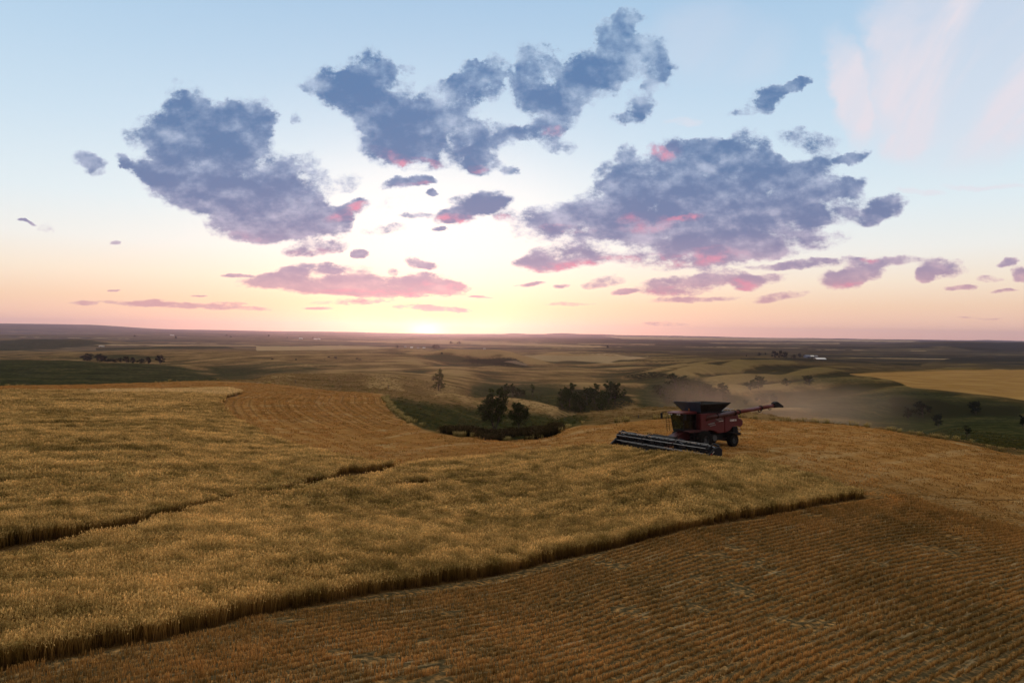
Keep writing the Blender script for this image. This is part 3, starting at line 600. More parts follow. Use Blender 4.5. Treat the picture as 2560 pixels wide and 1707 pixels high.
# ------------------------------------------------------------------ plants that nobody could count
def mat_straw(name, low, high, tipc, dark, light, transl=.35, patch=.12, streak=0.0):
    """stalk: colour runs from foot to ear, patches over the field"""
    m, g, out = new_mat(name)
    h = g.add('ShaderNodeAttribute', attribute_name='h').outputs['Fac']; rd = g.add('ShaderNodeAttribute', attribute_name='rnd').outputs['Fac']
    pos = g.vm('MULTIPLY', g.add('ShaderNodeNewGeometry').outputs['Position'], (1, 1, 0))
    n = g.noise(pos, patch, 5, .65); n2 = g.noise(pos, patch*7, 4, .6)
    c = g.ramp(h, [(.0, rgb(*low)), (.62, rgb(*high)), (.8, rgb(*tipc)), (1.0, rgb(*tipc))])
    c = g.mix(g.mr(g.m('MULTIPLY_ADD', n2, .75, g.m('MULTIPLY', n, .65)), .50, .86), g.mix(1.0, c, rgb(*dark), 'MULTIPLY'), g.mix(1.0, c, rgb(*light), 'MULTIPLY'))
    if streak:
        fdir = g.add('ShaderNodeMapping', {0: pos, 2: (0, 0, -math.atan2(FDIR[1], FDIR[0]))}, vector_type='POINT').outputs[0]
        st = g.noise(g.vm('MULTIPLY', fdir, (.035, .42, 0)), 1.0, 4, .6)
        c = g.mix(g.mr(st, .44, .30, 0, streak), c, g.mix(1.0, c, rgb(.45, .46, .36), 'MULTIPLY')); c = g.mix(g.mr(st, .52, .68, 0, streak), c, g.mix(1.0, c, rgb(1.35, 1.4, 1.5), 'MULTIPLY'))
    c = g.mix(1.0, c, g.ramp(rd, [(0, rgb(.55, .52, .48)), (.5, rgb(.95, .95, .95)), (1, rgb(1.3, 1.3, 1.3))]), 'MULTIPLY')
    a = g.add('ShaderNodeBsdfDiffuse', {'Color': c}); b = g.add('ShaderNodeBsdfTranslucent', {'Color': c})
    mx = g.add('ShaderNodeMixShader', {0: transl, 1: a.outputs[0], 2: b.outputs[0]})
    g.l.new(mx.outputs[0], out.inputs[0]); return m
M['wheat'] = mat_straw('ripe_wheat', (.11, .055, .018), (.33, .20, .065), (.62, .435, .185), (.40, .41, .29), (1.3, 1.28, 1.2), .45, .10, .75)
M['pwheat'] = mat_straw('bleached_wheat', (.16, .10, .040), (.46, .31, .13), (.84, .63, .33), (.8, .8, .75), (1.05, 1.05, 1.0))  # pale wheat of the far strip, the light on it put into the colour
M['stub'] = mat_straw('cut_straw', (.17, .085, .028), (.46, .25, .080), (.60, .37, .145), (.52, .56, .50), (1.25, 1.2, 1.1), .35, .12, .5)
M['grass'] = mat_straw('prairie_grass', (.024, .030, .010), (.070, .076, .025), (.14, .125, .045), (.35, .42, .32), (1.3, 1.2, .95), .3)
M['dry'] = mat_straw('dry_pasture_grass', (.10, .07, .03), (.28, .19, .085), (.44, .31, .15), (.62, .62, .55), (1.1, 1.1, 1.0), .3)
M['brush'] = mat_straw('dark_brush', (.012, .013, .007), (.03, .028, .012), (.05, .04, .018), (.6, .6, .6), (1.3, 1.3, 1.2), .2)
M['verge'] = mat_straw('tall_dry_grass', (.07, .06, .02), (.26, .21, .08), (.46, .38, .18), (.6, .62, .5), (1.15, 1.15, 1.0), .35)

def tuft_mesh(name, n, rad, hgt, w, hw, hl, seed, box=None, lean=.16, flat=0.0, mat=None):
    r = np.random.default_rng(seed)
    if box: bx = (r.random(n)-.5)*box[0]; by = (r.random(n)-.5)*box[1]
    else:
        q = rad*np.sqrt(r.random(n)); t = r.random(n)*6.283; bx = q*np.cos(t); by = q*np.sin(t)
    H = hgt*(.72+.4*r.random(n)); yaw = r.random(n)*6.283; cx, cy = np.cos(yaw)*w/2, np.sin(yaw)*w/2
    ld = r.random(n)*6.283; la = lean*H*(.3+r.random(n)); lx, ly = np.cos(ld)*la, np.sin(ld)*la
    if flat > 0:
        k = r.random(n) < flat; H = np.where(k, .03+.03*r.random(n), H); L = .12+.16*r.random(n); lx = np.where(k, np.cos(ld)*L, lx); ly = np.where(k, np.sin(ld)*L, ly)
    V = []; z0 = np.zeros(n)-.02
    def add(x, y, z): V.append(np.stack([x, y, z], -1))
    add(bx-cx, by-cy, z0); add(bx+cx, by+cy, z0)
    add(bx+lx*.35-cx, by+ly*.35-cy, H*.55); add(bx+lx*.35+cx, by+ly*.35+cy, H*.55)
    add(bx+lx-cx*.7, by+ly-cy*.7, H); add(bx+lx+cx*.7, by+ly+cy*.7, H)
    hh = [0, 0, .55, .55, .78, .78]; Fq = [(0, 1, 3, 2), (2, 3, 5, 4)]
    if hl > 0:
        dx, dy = np.cos(ld), np.sin(ld); sx, sy = -dy, dx; dr = r.random(n)
        add(bx+lx, by+ly, H-.01); add(bx+lx+dx*hl*.45+sx*hw/2, by+ly+dy*hl*.45+sy*hw/2, H+hl*(.42-.3*dr)); add(bx+lx+dx*hl*(.6+.4*dr), by+ly+dy*hl*(.6+.4*dr), H+hl*(.62-1.0*dr)); add(bx+lx+dx*hl*.45-sx*hw/2, by+ly+dy*hl*.45-sy*hw/2, H+hl*(.42-.3*dr))
        add(bx+lx-cx*hw/w, by+ly-cy*hw/w, H+hl*.3); add(bx+lx+cx*hw/w, by+ly+cy*hw/w, H+hl*.3); add(bx+lx+dx*hl*.3, by+ly+dy*hl*.3, H+hl*.8); add(bx+lx, by+ly, H-.04)
        hh += [.85, .95, 1, .95, .95, .95, 1, .85]; Fq += [(6, 7, 8, 9), (13, 11, 12, 10)]
    k = len(V); V = np.stack(V, 1).reshape(-1, 3)
    Q = (np.array(Fq)[None]+(np.arange(n)*k)[:, None, None]).reshape(-1, 4)
    me = np_mesh(name, V, Q); fattr(me, 'h', np.tile(hh, n)); fattr(me, 'rnd', np.repeat(r.random(n), k))
    if mat: me.materials.append(mat)
    return me
def scatter(name, coll, XY, rotz, scl, idx, kind='stuff', label=None):
    """one object: a tuft stands at every vertex"""
    x, y = XY[:, 0], XY[:, 1]; z = height(x, y)
    me = bpy.data.meshes.new(name); me.vertices.add(len(x)); me.vertices.foreach_set('co', np.stack([x, y, z], -1).astype(np.float32).ravel())
    e = .5; gx = (height(x+e, y)-height(x-e, y))/(2*e); gy = (height(x, y+e)-height(x, y-e))/(2*e)
    a = me.attributes.new('rot', 'FLOAT_VECTOR', 'POINT'); 
    # the tuft follows the row direction; slopes are gentle, so it stays upright
    a.data.foreach_set('vector', np.stack([x*0, x*0, rotz], -1).astype(np.float32).ravel())
    a = me.attributes.new('scl', 'FLOAT_VECTOR', 'POINT'); a.data.foreach_set('vector', scl.astype(np.float32).ravel())
    a = me.attributes.new('idx', 'INT', 'POINT'); a.data.foreach_set('value', idx.astype(np.int32))
    o = bpy.data.objects.new(name, me); C.objects.link(o)
    tr = bpy.data.node_groups.new(name+'_spread', 'GeometryNodeTree')
    tr.interface.new_socket('Geometry', in_out='INPUT', socket_type='NodeSocketGeometry'); tr.interface.new_socket('Geometry', in_out='OUTPUT', socket_type='NodeSocketGeometry')
    g = NT(tr); gi = g.add('NodeGroupInput'); go = g.add('NodeGroupOutput')
    ci = g.add('GeometryNodeCollectionInfo', {'Collection': coll, 'Separate Children': True, 'Reset Children': True})
    na = lambda nm, ty: g.add('GeometryNodeInputNamedAttribute', {'Name': nm}, data_type=ty)
    def outof(nd): return [s for s in nd.outputs if s.enabled and s.name == 'Attribute'][0]
    ip = g.add('GeometryNodeInstanceOnPoints', {'Points': gi.outputs[0], 'Instance': ci.outputs[0], 'Pick Instance': True,
        'Instance Index': outof(na('idx', 'INT')), 'Rotation': outof(na('rot', 'FLOAT_VECTOR')), 'Scale': outof(na('scl', 'FLOAT_VECTOR'))})
    g.l.new(ip.outputs[0], go.inputs[0])
    md = o.modifiers.new('spread', 'NODES'); md.node_group = tr
    tag(o, label, None, None, kind)
    return o
def protos(name, metas):
    c = bpy.data.collections.new(name)
    for i, me in enumerate(metas):
        o = bpy.data.objects.new('%s_%02d' % (name, i), me); c.objects.link(o)
    return c
def grid(x0, x1, y0, y1, s):
    gx, gy = np.meshgrid(np.arange(x0, x1, s), np.arange(y0, y1, s)); gx = gx.ravel(); gy = gy.ravel()
    gx = gx+(RNG.random(len(gx))-.5)*s; gy = gy+(RNG.random(len(gy))-.5)*s
    return gx, gy
def inview(x, y, r0, r1, m=48):
    r = np.hypot(x, y); return (r >= r0) & (r < r1) & (np.abs(np.arctan2(x, y)) < R(m))
FD = np.array(FRONT_W[-1])-np.array(FRONT_W[2]); FD /= np.hypot(*FD); FN = np.array([-FD[1], FD[0]])
_fs = np.array(FRONT_W)@FD; _fn = np.array(FRONT_W)@FN; _q = np.polyfit(_fs, _fn, 2); S_TIP = _fs[-1]
def rown(x, y):
    """how far a spot lies in front of the cut edge of the crop"""
    s = x*FD[0]+y*FD[1]; n = x*FN[0]+y*FN[1]; return np.interp(s, _fs, _fn) - n if 0 else np.polyval(_q, np.minimum(s, S_TIP+60)) - n
GAP = to_world([(-300,1440),(-120,1414),(0,1393),(212,1355),(340,1321),(468,1291),(600,1262)])
GAP2 = to_world([(660,1246),(760,1226),(850,1207),(940,1186),(1010,1172),(1075,1158)])
GAP3 = to_world([(900,1232),(1050,1222),(1200,1214)])
PALE = to_world([(230,981),(420,981),(545,985),(562,988),(590,984),(610,977)], WH)+to_world([(585,968),(450,970),(230,972)], WH)
def build_wheat():
    mets = []
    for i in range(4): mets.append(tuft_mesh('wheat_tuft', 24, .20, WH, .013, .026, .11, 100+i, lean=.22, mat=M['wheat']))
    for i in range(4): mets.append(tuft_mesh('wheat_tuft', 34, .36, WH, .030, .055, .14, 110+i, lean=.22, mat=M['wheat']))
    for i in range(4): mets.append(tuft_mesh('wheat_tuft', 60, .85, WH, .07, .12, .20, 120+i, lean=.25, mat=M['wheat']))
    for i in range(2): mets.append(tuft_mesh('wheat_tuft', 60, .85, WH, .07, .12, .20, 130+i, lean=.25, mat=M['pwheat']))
    col = protos('wheat_tufts', mets)
    XY, S, I = [], [], []
    for lod, (r0, r1, sp, rad) in enumerate([(12, 44, .23, .16), (44, 100, .42, .28), (100, 250, .90, .65)]):
        x, y = grid(-170, 60, 8, 190, sp); k = inview(x, y, r0, r1); x, y = x[k], y[k]
        d = sdist(x, y, WHEAT); k = d > rad*(.9+.3*RNG.random(len(x)))
        g1, t1 = _segdist(x, y, GAP); g2, t2 = _segdist(x, y, GAP2); g3, t3 = _segdist(x, y, GAP3)
        wv = np.clip(.85+1.0*fbm(x/3.5, y/3.5, 3, 53), .45, 1.35)
        k &= ~(g1 < wv*1.15*(1-t1**3*.75)+rad*.2) & ~(g2 < wv* 1.35*np.minimum(np.clip(t2*4, .3, 1), np.clip((1-t2)*2.2, .05, 1))+rad*.1)
        k &= ~((g3 < .6*np.sin(t3*3.14)))
        x, y = x[k], y[k]
        s_ = x*FD[0]+y*FD[1]; n_ = x*FN[0]+y*FN[1]
        hz = 1+.26*fbm(s_/11, n_/2.0, 3, 41)+.10*fbm(x/1.3, y/1.3, 2, 43)
        thin = fbm(x/4, y/2.5, 3, 47) > .42
        hz = np.where(thin, hz*.8, hz)
        XY.append(np.stack([x, y], -1)); S.append(np.stack([np.ones(len(x)), np.ones(len(x)), hz], -1)); ii = RNG.integers(0, 4, len(x))+lod*4
        if lod == 2:
            pl = inpoly(x, y, PALE) & (RNG.random(len(x)) < .9); ii = np.where(pl, 12+RNG.integers(0, 2, len(x)), ii)
        I.append(ii)
    XY = np.vstack(XY); S = np.vstack(S); I = np.concatenate(I); print('wheat', len(XY))
    return scatter('standing_wheat', col, XY, RNG.random(len(XY))*6.283, S, I)
build_wheat()
def build_stubble():
    mets = []
    for i in range(4): mets.append(tuft_mesh('stubble_tuft', 30, 0, .20, .012, 0, 0, 200+i, box=(.38, .055), lean=.22, flat=.10, mat=M['stub']))
    for i in range(3): mets.append(tuft_mesh('stubble_tuft', 22, .34, .12, .010, 0, 0, 210+i, lean=.5, flat=.85, mat=M['stub']))   # chaff
    for i in range(3): mets.append(tuft_mesh('stubble_tuft', 40, .75, .16, .045, 0, 0, 220+i, lean=.4, flat=.25, mat=M['stub']))
    col = protos('stubble_tufts', mets); XY, RZ, S, I = [], [], [], []
    ang = math.atan2(FD[1], FD[0]); row = .42
    s = np.arange(-60, 110, .28); n = np.arange(1, 170)*row
    SS, NN = np.meshgrid(s, n); SS = SS.ravel()+(RNG.random(SS.size)-.5)*.12; NN = NN.ravel()+.10*(RNG.random(SS.size)-.5)+.10*fbm(SS/6, NN.ravel()/3, 2, 59)
    base = np.polyval(_q, np.minimum(SS, S_TIP+60)) - NN
    x = SS*FD[0]+base*FN[0]; y = SS*FD[1]+base*FN[1]
    k = inview(x, y, 12, 62) & (fbm(x/2.6, y/1.6, 3, 61) > -.50) & (sdist(x, y, WHEAT) < -.15)
    x, y = x[k], y[k]; XY.append(np.stack([x, y], -1)); sl = np.polyder(_q)
    RZ.append(ang+np.arctan(np.polyval(sl, x*FD[0]+y*FD[1]))+(RNG.random(len(x))-.5)*.12+np.where(RNG.random(len(x)) < .5, 0, np.pi))
    hz = .85+.5*np.clip(fbm(x/5, y/5, 3, 63)+.3, 0, 1); S.append(np.stack([hz*0+1, hz*0+1, hz], -1)); I.append(RNG.integers(0, 4, len(x)))
    x, y = grid(-40, 60, 8, 75, .60); k = inview(x, y, 12, 70) & (sdist(x, y, WHEAT) < -.3) & (fbm(x/4, y/2, 3, 65) > .02); x, y = x[k], y[k]
    XY.append(np.stack([x, y], -1)); RZ.append(RNG.random(len(x))*6.28); S.append(np.ones((len(x), 3))); I.append(RNG.integers(4, 7, len(x)))
    x, y = grid(-170, 120, 40, 190, .95); k = inview(x, y, 55, 230); x, y = x[k], y[k]
    dw = sdist(x, y, WHEAT); k = (sdist(x, y, STUB) > .5) & (dw < -.5) & (rown(x, y) < 45)
    lines = np.sin(-dw*6.2832/2.4) > -.2; k &= lines & (RNG.random(len(x)) < .75); x, y = x[k], y[k]
    XY.append(np.stack([x, y], -1)); RZ.append(RNG.random(len(x))*6.28); S.append(np.stack([np.ones(len(x)), np.ones(len(x)), .7+.6*RNG.random(len(x))], -1)); I.append(RNG.integers(7, 10, len(x)))
    XY = np.vstack(XY); print('stubble', len(XY))
    scatter('wheat_stubble', col, XY, np.concatenate(RZ), np.vstack(S), np.concatenate(I))
build_stubble()
def build_grass():
    G = [tuft_mesh('grass_tuft', 34, .55, .40, .045, 0, 0, 300+i, lean=.5, mat=M['grass']) for i in range(4)]
    Vg = [tuft_mesh('verge_tuft', 26, .45, .75, .035, .05, .16, 310+i, lean=.3, mat=M['verge']) for i in range(4)]
    B = [tuft_mesh('brush_tuft', 60, .9, .85, .10, .2, .3, 320+i, lean=.5, mat=M['brush']) for i in range(3)]
    # prairie grass beyond the field edge
    x, y = grid(-190, 150, 70, 330, 1.5); k = inview(x, y, 75, 330); x, y = x[k], y[k]
    d = sdist(x, y, STUB); k = (d < -1.0) & (RNG.random(len(x)) < .85); x, y = x[k], y[k]
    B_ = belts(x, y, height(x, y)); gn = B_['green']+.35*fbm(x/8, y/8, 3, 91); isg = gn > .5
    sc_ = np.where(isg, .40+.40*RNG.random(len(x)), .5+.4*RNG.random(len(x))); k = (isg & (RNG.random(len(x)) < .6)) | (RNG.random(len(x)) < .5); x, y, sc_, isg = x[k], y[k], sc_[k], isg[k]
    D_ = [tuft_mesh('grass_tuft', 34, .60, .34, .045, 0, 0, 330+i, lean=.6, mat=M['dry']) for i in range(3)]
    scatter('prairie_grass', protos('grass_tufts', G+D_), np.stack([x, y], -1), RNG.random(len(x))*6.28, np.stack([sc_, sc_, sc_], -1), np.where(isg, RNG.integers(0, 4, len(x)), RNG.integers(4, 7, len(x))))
    # tall dry grass along the edge
    pts = []
    E = np.array(EDGE_W)
    for i in range(len(E)-1):
        a, b = E[i], E[i+1]; L = np.hypot(*(b-a)); nn = int(L/.55) if a[0] > -8 else int(L/2.5)
        for j in range(nn):
            t = random.random(); p = a+(b-a)*t; nr = np.array([-(b-a)[1], (b-a)[0]])/max(L, 1e-6)
            q_ = p+nr*(random.random()*1.1+.1)
            if float(fbm(np.array([q_[0]/6]), np.array([q_[1]/6]), 2, 95)[0]) > -.12: pts.append(q_)
    # thicker bank of it left of the hollow
    bank = to_world([(962,995),(975,1018),(1000,1040),(1030,1058)])
    for i in range(110):
        j = random.randrange(3); t = random.random(); a, b = np.array(bank[j]), np.array(bank[j+1]); pts.append(a+(b-a)*t+np.array([random.gauss(0, .35), random.gauss(0, .35)]))
    P_ = np.array(pts); k = inview(P_[:, 0], P_[:, 1], 60, 300); P_ = P_[k]; sc_ = .4+.55*RNG.random(len(P_)); scatter('tall_edge_grass', protos('verge_tufts', Vg), P_, RNG.random(len(P_))*6.28, np.stack([sc_, sc_, sc_], -1), RNG.integers(0, 4, len(P_)))
    # dark weeds in the ditch below the field
    x, y = grid(-20, 30, 84, 125, 1.0); al = at_belt(x, y) & (fbm(x/5, y/5, 3, 97) > -.22); k = al; x, y = x[k], y[k]
    sc_ = .5+.6*RNG.random(len(x)); scatter('dark_weeds', protos('brush_tufts', B), np.stack([x, y], -1), RNG.random(len(x))*6.28, np.stack([sc_, sc_, sc_], -1), RNG.integers(0, 3, len(x)))
DITCH = to_world([(1120,1080),(1180,1074),(1300,1072),(1400,1069),(1425,1078)]) + to_world([(1400,1084),(1330,1100),(1250,1104),(1150,1095),(1110,1090)])
def at_belt(x, y): return inpoly(x, y, DITCH) & (sdist(x, y, STUB) < -.6)
build_grass()

# ------------------------------------------------------------------ solid-shape helpers
class MB:
    def __init__(s): s.v = []; s.f = []
    def _add(s, vs, fs):
        o = len(s.v); s.v += [tuple(v) for v in vs]; s.f += [tuple(i+o for i in f) for f in fs]
    def box(s, x0, x1, y0, y1, z0, z1, taper=None):
        t = taper or (0, 0)
        s._add([(x0, y0, z0), (x1, y0, z0), (x1, y1, z0), (x0, y1, z0), (x0+t[0], y0+t[1], z1), (x1-t[0], y0+t[1], z1), (x1-t[0], y1-t[1], z1), (x0+t[0], y1-t[1], z1)],
               [(0, 3, 2, 1), (4, 5, 6, 7), (0, 1, 5, 4), (1, 2, 6, 5), (2, 3, 7, 6), (3, 0, 4, 7)])
    def tube(s, pts, r, n=8, cap=True):
        pts = [Vector(p) for p in pts]; rs = r if isinstance(r, (list, tuple)) else [r]*len(pts); rings = []
        for i, p in enumerate(pts):
            d = (pts[min(i+1, len(pts)-1)]-pts[max(i-1, 0)]).normalized()
            a = d.cross(Vector((0, 0, 1)) if abs(d.z) < .9 else Vector((1, 0, 0))).normalized(); b = d.cross(a)
            rings.append([p+(a*math.cos(6.2832*k/n)+b*math.sin(6.2832*k/n))*rs[i] for k in range(n)])
        vs = [q for rg in rings for q in rg]; fs = []
        for i in range(len(pts)-1):
            for k in range(n): fs.append((i*n+k, i*n+(k+1) % n, (i+1)*n+(k+1) % n, (i+1)*n+k))
        if cap: fs += [tuple(range(n))[::-1], tuple((len(pts)-1)*n+k for k in range(n))]
        s._add(vs, fs)
    def prism(s, prof, y0, y1, axis='y', inset=0.0):
        """profile of (x, z) pairs swept from y0 to y1"""
        n = len(prof); cx = sum(p[0] for p in prof)/n; cz = sum(p[1] for p in prof)/n
        def P(p, y, k=1.0): return (cx+(p[0]-cx)*k, y, cz+(p[1]-cz)*k)
        if inset:
            e = inset*(1 if y1 > y0 else -1); k = 1-inset/1.6
            lv = [(y0, k), (y0+e, 1), (y1-e, 1), (y1, k)]
        else: lv = [(y0, 1), (y1, 1)]
        vs = [P(p, y, k) for y, k in lv for p in prof]; m = len(lv)
        fs = [(i*n+j, i*n+(j+1) % n, (i+1)*n+(j+1) % n, (i+1)*n+j) for i in range(m-1) for j in range(n)]
        fs += [tuple(range(n))[::-1], tuple((m-1)*n+j for j in range(n))]
        s._add(vs, fs)
    def disc(s, c, r0, r1, w, n=28, axis='y'):
        """wheel-like lathe of profile radii r0 (hub side) .. r1, width w, about the y axis"""
        s.lathe(c, [(r0, -w/2), (r1, -w/2), (r1, w/2), (r0, w/2)], n)
    def lathe(s, c, prof, n=28):
        vs = []; m = len(prof)
        for k in range(n):
            a = 6.2832*k/n
            for r, y in prof: vs.append((c[0]+r*math.cos(a), c[1]+y, c[2]+r*math.sin(a)))
        fs = [(k*m+j, k*m+(j+1) % m, ((k+1) % n)*m+(j+1) % m, ((k+1) % n)*m+j) for k in range(n) for j in range(m)]
        s._add(vs, fs)
    def build(s, name, mat, parent=None, bevel=0.0, smooth=False):
        o = mesh_obj(name, s.v, s.f, mat, parent, smooth)
        import bmesh
        bm = bmesh.new(); bm.from_mesh(o.data); bmesh.ops.recalc_face_normals(bm, faces=bm.faces); bm.to_mesh(o.data); bm.free()
        if bevel:
            m = o.modifiers.new('bevel', 'BEVEL'); m.width = bevel; m.segments = 2; m.limit_method = 'ANGLE'; m.angle_limit = R(40)
        return o

M['red'] = simple('red_paint', (.095, .003, .007), .45, coat=.08, var=.10, scale=1.5)
M['redd'] = simple('dusty_red_paint', (.055, .005, .007), .5, var=.2, scale=2.5)
M['black'] = simple('black_sheet', (.005, .006, .008), .65, var=.25, scale=2, spec=.25)
M['rubber'] = simple('tyre_rubber', (.008, .008, .008), .9, var=.25, scale=5, spec=.2)
M['rim'] = simple('grey_rim', (.07, .08, .09), .5, .3, scale=3)
M['steel'] = simple('bare_steel', (.45, .47, .52), .35, .85, scale=4)
M['navy'] = simple('dark_blue_steel', (.006, .009, .016), .55, 0, var=.2, scale=2, spec=.3)
M['white'] = simple('white_paint', (.72, .72, .70), .5, scale=3)
M['decal'] = simple('white_lettering', (.80, .80, .80), .5, var=.02)
M['greyd'] = simple('grey_stripe', (.20, .18, .19), .5, var=.05)
M['seat'] = simple('seat_cloth', (.05, .05, .055), .8)
M['inner'] = simple('tank_lining', (.06, .085, .13), .45, .3, scale=3)
def mat_glass(nm='tinted_cab_glass', tint=(.42, .62, .36)):
    m, g, out = new_mat(nm)
    t = g.add('ShaderNodeBsdfTransparent', {0: rgb(*tint)}); gl = g.add('ShaderNodeBsdfGlossy', {'Roughness': .03, 'Color': rgb(.9, .95, .95)})
    f = g.add('ShaderNodeLayerWeight', {0: .5}); mx = g.add('ShaderNodeMixShader', {0: g.m('MULTIPLY_ADD', g.m('POWER', f.outputs[1], 4.0), .7, .05), 1: t.outputs[0], 2: gl.outputs[0]})
    g.l.new(mx.outputs[0], out.inputs[0]); return m
M['bat'] = simple('worn_bat_tube', (.55, .57, .60), .4, .2, scale=3); M['glass'] = mat_glass(); M['dglass'] = mat_glass('dark_side_glass', (.10, .12, .09))

# ------------------------------------------------------------------ combine harvester (x forward, y left, z up)
def text_mesh(name, body, size, mat, parent, loc, shear=0.0, bold=.0):
    cu = bpy.data.curves.new(name, 'FONT'); cu.body = body; cu.size = size; cu.extrude = .006; cu.shear = shear; cu.offset = bold
    t = bpy.data.objects.new(name+'_tmp', cu); C.objects.link(t); dg = bpy.context.evaluated_depsgraph_get()
    me = bpy.data.meshes.new_from_object(t.evaluated_get(dg)); bpy.data.objects.remove(t, do_unlink=True)
    me.materials.clear(); me.materials.append(mat)
    o = bpy.data.objects.new(name, me); C.objects.link(o); o.parent = parent
    o.rotation_euler = (math.pi/2, 0, math.pi); o.location = loc           # reads along -x, on the left flank
    return o
def build_wheel(x, y, r, w, rimr, root, lugs=22):
    s = 1 if y > 0 else -1
    t = MB(); t.lathe((x, y, r), [(rimr, -w/2), (r*.86, -w/2), (r*.95, -w*.42), (r*.97, 0), (r*.95, w*.42), (r*.86, w/2), (rimr, w/2)], 40)
    tyre_parent = empty_mesh = None
    for k in range(lugs):
        for sd in (-1, 1):
            a0 = 6.2832*(k+(.25 if sd > 0 else -.25))/lugs; a1 = a0+6.2832*.55/lugs
            def pt(a, rr, yy): return (x+rr*math.cos(a), y+yy, r+rr*math.sin(a))
            w0, w1 = sd*w*.04, sd*w*.5; da = 6.2832*.24/lugs
            q = [pt(a0, r*.95, w0), pt(a0+da, r*.95, w0), pt(a1+da, r*.93, w1), pt(a1, r*.93, w1), pt(a0, r, w0), pt(a0+da, r, w0), pt(a1+da, r*.985, w1), pt(a1, r*.985, w1)]
            t._add(q, [(0, 3, 2, 1), (4, 5, 6, 7), (0, 1, 5, 4), (1, 2, 6, 5), (2, 3, 7, 6), (3, 0, 4, 7)])
    wh = t.build('wheel', M['rubber'], root)
    rm = MB(); rm.lathe((x, y, r), [(rimr*1.04, -w*.46), (rimr*1.04, w*.46), (rimr*.93, w*.46), (rimr*.85, s*w*.16), (rimr*.35, s*w*.10), (.05, s*w*.12), (.05, s*w*.04), (rimr*.8, s*w*.02), (rimr*.93, -w*.46)], 32)
    rm.build('rim', M['rim'], wh)
    hb = MB(); hb.lathe((x, y, r), [(.02, s*w*.08), (.16, s*w*.08), (.16, s*w*.32), (.02, s*w*.36)], 16); hb.build('hub', M['rim'], wh)
    return wh
def build_combine():
    th = R(32); f = Vector((-math.cos(th), -math.sin(th), 0)); l = Vector((math.sin(th), -math.cos(th), 0))
    P = Vector((19.2, 72.3, 0)); g3 = lambda p: Vector((p.x, p.y, gz(p.x, p.y)))
    fl, fr, re = g3(P+l*1.75), g3(P-l*1.75), g3(P-f*4.9)
    up = ((re-fl).cross(fr-fl)).normalized()
    if up.z < 0: up = -up
    base = (fl+fr)/2; fx = (base-re); fx = (fx-up*fx.dot(up)).normalized(); ly = up.cross(fx)
    mt = Matrix((fx, ly, up)).transposed().to_4x4(); mt.translation = base-up*.05
    root = bpy.data.objects.new('combine_harvester', None); C.objects.link(root); root.matrix_world = mt @ Matrix.Scale(.955, 4); root.empty_display_size = .2
    tag(root, 'red combine harvester cutting ripe wheat with a wide dark header in front', 'combine harvester')
    # body core and painted flanks
    prof = [(.2,3.92),(-3,3.88),(-5.9,3.60),(-5.86,3.42),(-6.0,3.15),(-6.35,3.1),(-6.7,2.82),(-6.66,2.34),(-6.3,2.12),(-5.7,2.24),(-4.9,2.2),(-4.4,1.8),(-3.6,1.6),(-2.6,1.55),(-1.7,1.95),(.2,2.1)]
    b = MB(); b.prism([(x*.985, z-.03 if z > 2.6 else z+.06) for x, z in prof], -1.32, 1.32); body = b.build('body', M['redd'], root, .03)
    fp = [(.18,3.88),(-1.2,3.88),(-3.56,3.84),(-3.56,1.66),(-2.6,1.6),(-1.7,1.98),(.18,2.12)]
    rp = [(-3.62,3.84),(-5.86,3.58),(-5.82,3.44),(-5.98,3.13),(-6.33,3.08),(-6.68,2.8),(-6.63,2.36),(-6.28,2.14),(-5.7,2.27),(-4.9,2.23),(-4.4,1.84),(-3.62,1.64)]
    for sgn in (1, -1):
        for pr in (fp, rp):
            p = MB(); p.prism(pr, sgn*1.34, sgn*1.60, inset=.07); p.build('side_panel', M['red'], root, .02)
        # raised flowing crease along the flank
        p = MB(); p.prism([(-.5,2.62),(-2.2,3.02),(-3.5,3.14),(-3.5,3.06),(-2.3,2.92),(-.9,2.5)], sgn*1.595, sgn*1.635); p.build('flank_moulding', M['redd'], root, .012)
    L1 = text_mesh('lettering', 'CASE IH', .30, M['decal'], root, (-4.45, 1.612, 2.86), 0, .008)
    text_mesh('lettering', 'Axial-Flow', .19, M['decal'], root, (-2.52, 1.612, 2.92), .35, .003)
    for (xa, xb, za, zb) in ((-2.15,-3.1,3.14,3.20),(-2.35,-3.3,3.04,3.09),(-.95,-1.95,2.62,2.74),(-1.2,-2.1,2.45,2.53)):
        p = MB(); p.prism([(xa,za),(xb,za+.12),(xb+.05,zb+.12),(xa+.1,zb)], 1.605 if xa < -2 else 1.637, 1.612 if xa < -2 else 1.644); p.build('stripe', M['greyd'], root)
    # rear hood, tail lamps, chopper and spreader
    p = MB(); p.box(-6.5,-5.5,-1.1,1.1,1.35,2.15,(.1,.08)); p.box(-6.75,-6.1,-1.2,1.2,1.15,1.45); p.build('straw_chopper', M['black'], root, .03)
    p = MB(); p.tube([(-6.1,1.35,2.05),(-6.35,1.37,1.95),(-6.42,1.37,1.75),(-6.25,1.36,1.62),(-6.05,1.36,1.75)], .045); p.build('tow_loop', M['steel'], root)
    for s_ in (1, -1):
        p = MB(); p.box(-6.73,-6.69,s_*1.1-.16,s_*1.1+.16,2.5,2.62); p.build('tail_lamp', simple('lamp_lens', (.25, .01, .01), .25), root)
    # chassis
    p = MB(); p.box(-5.4,.8,-.75,.75,.95,2.0); p.box(-5.6,-4.3,-1.25,1.25,.62,.95); p.box(-.35,.35,-1.35,1.35,.75,1.35); p.box(-3.6,-1.2,.75,1.30,.8,1.55); p.box(-3.2,-.4,-1.3,-.75,.9,1.6); p.build('chassis', M['black'], root, .03)
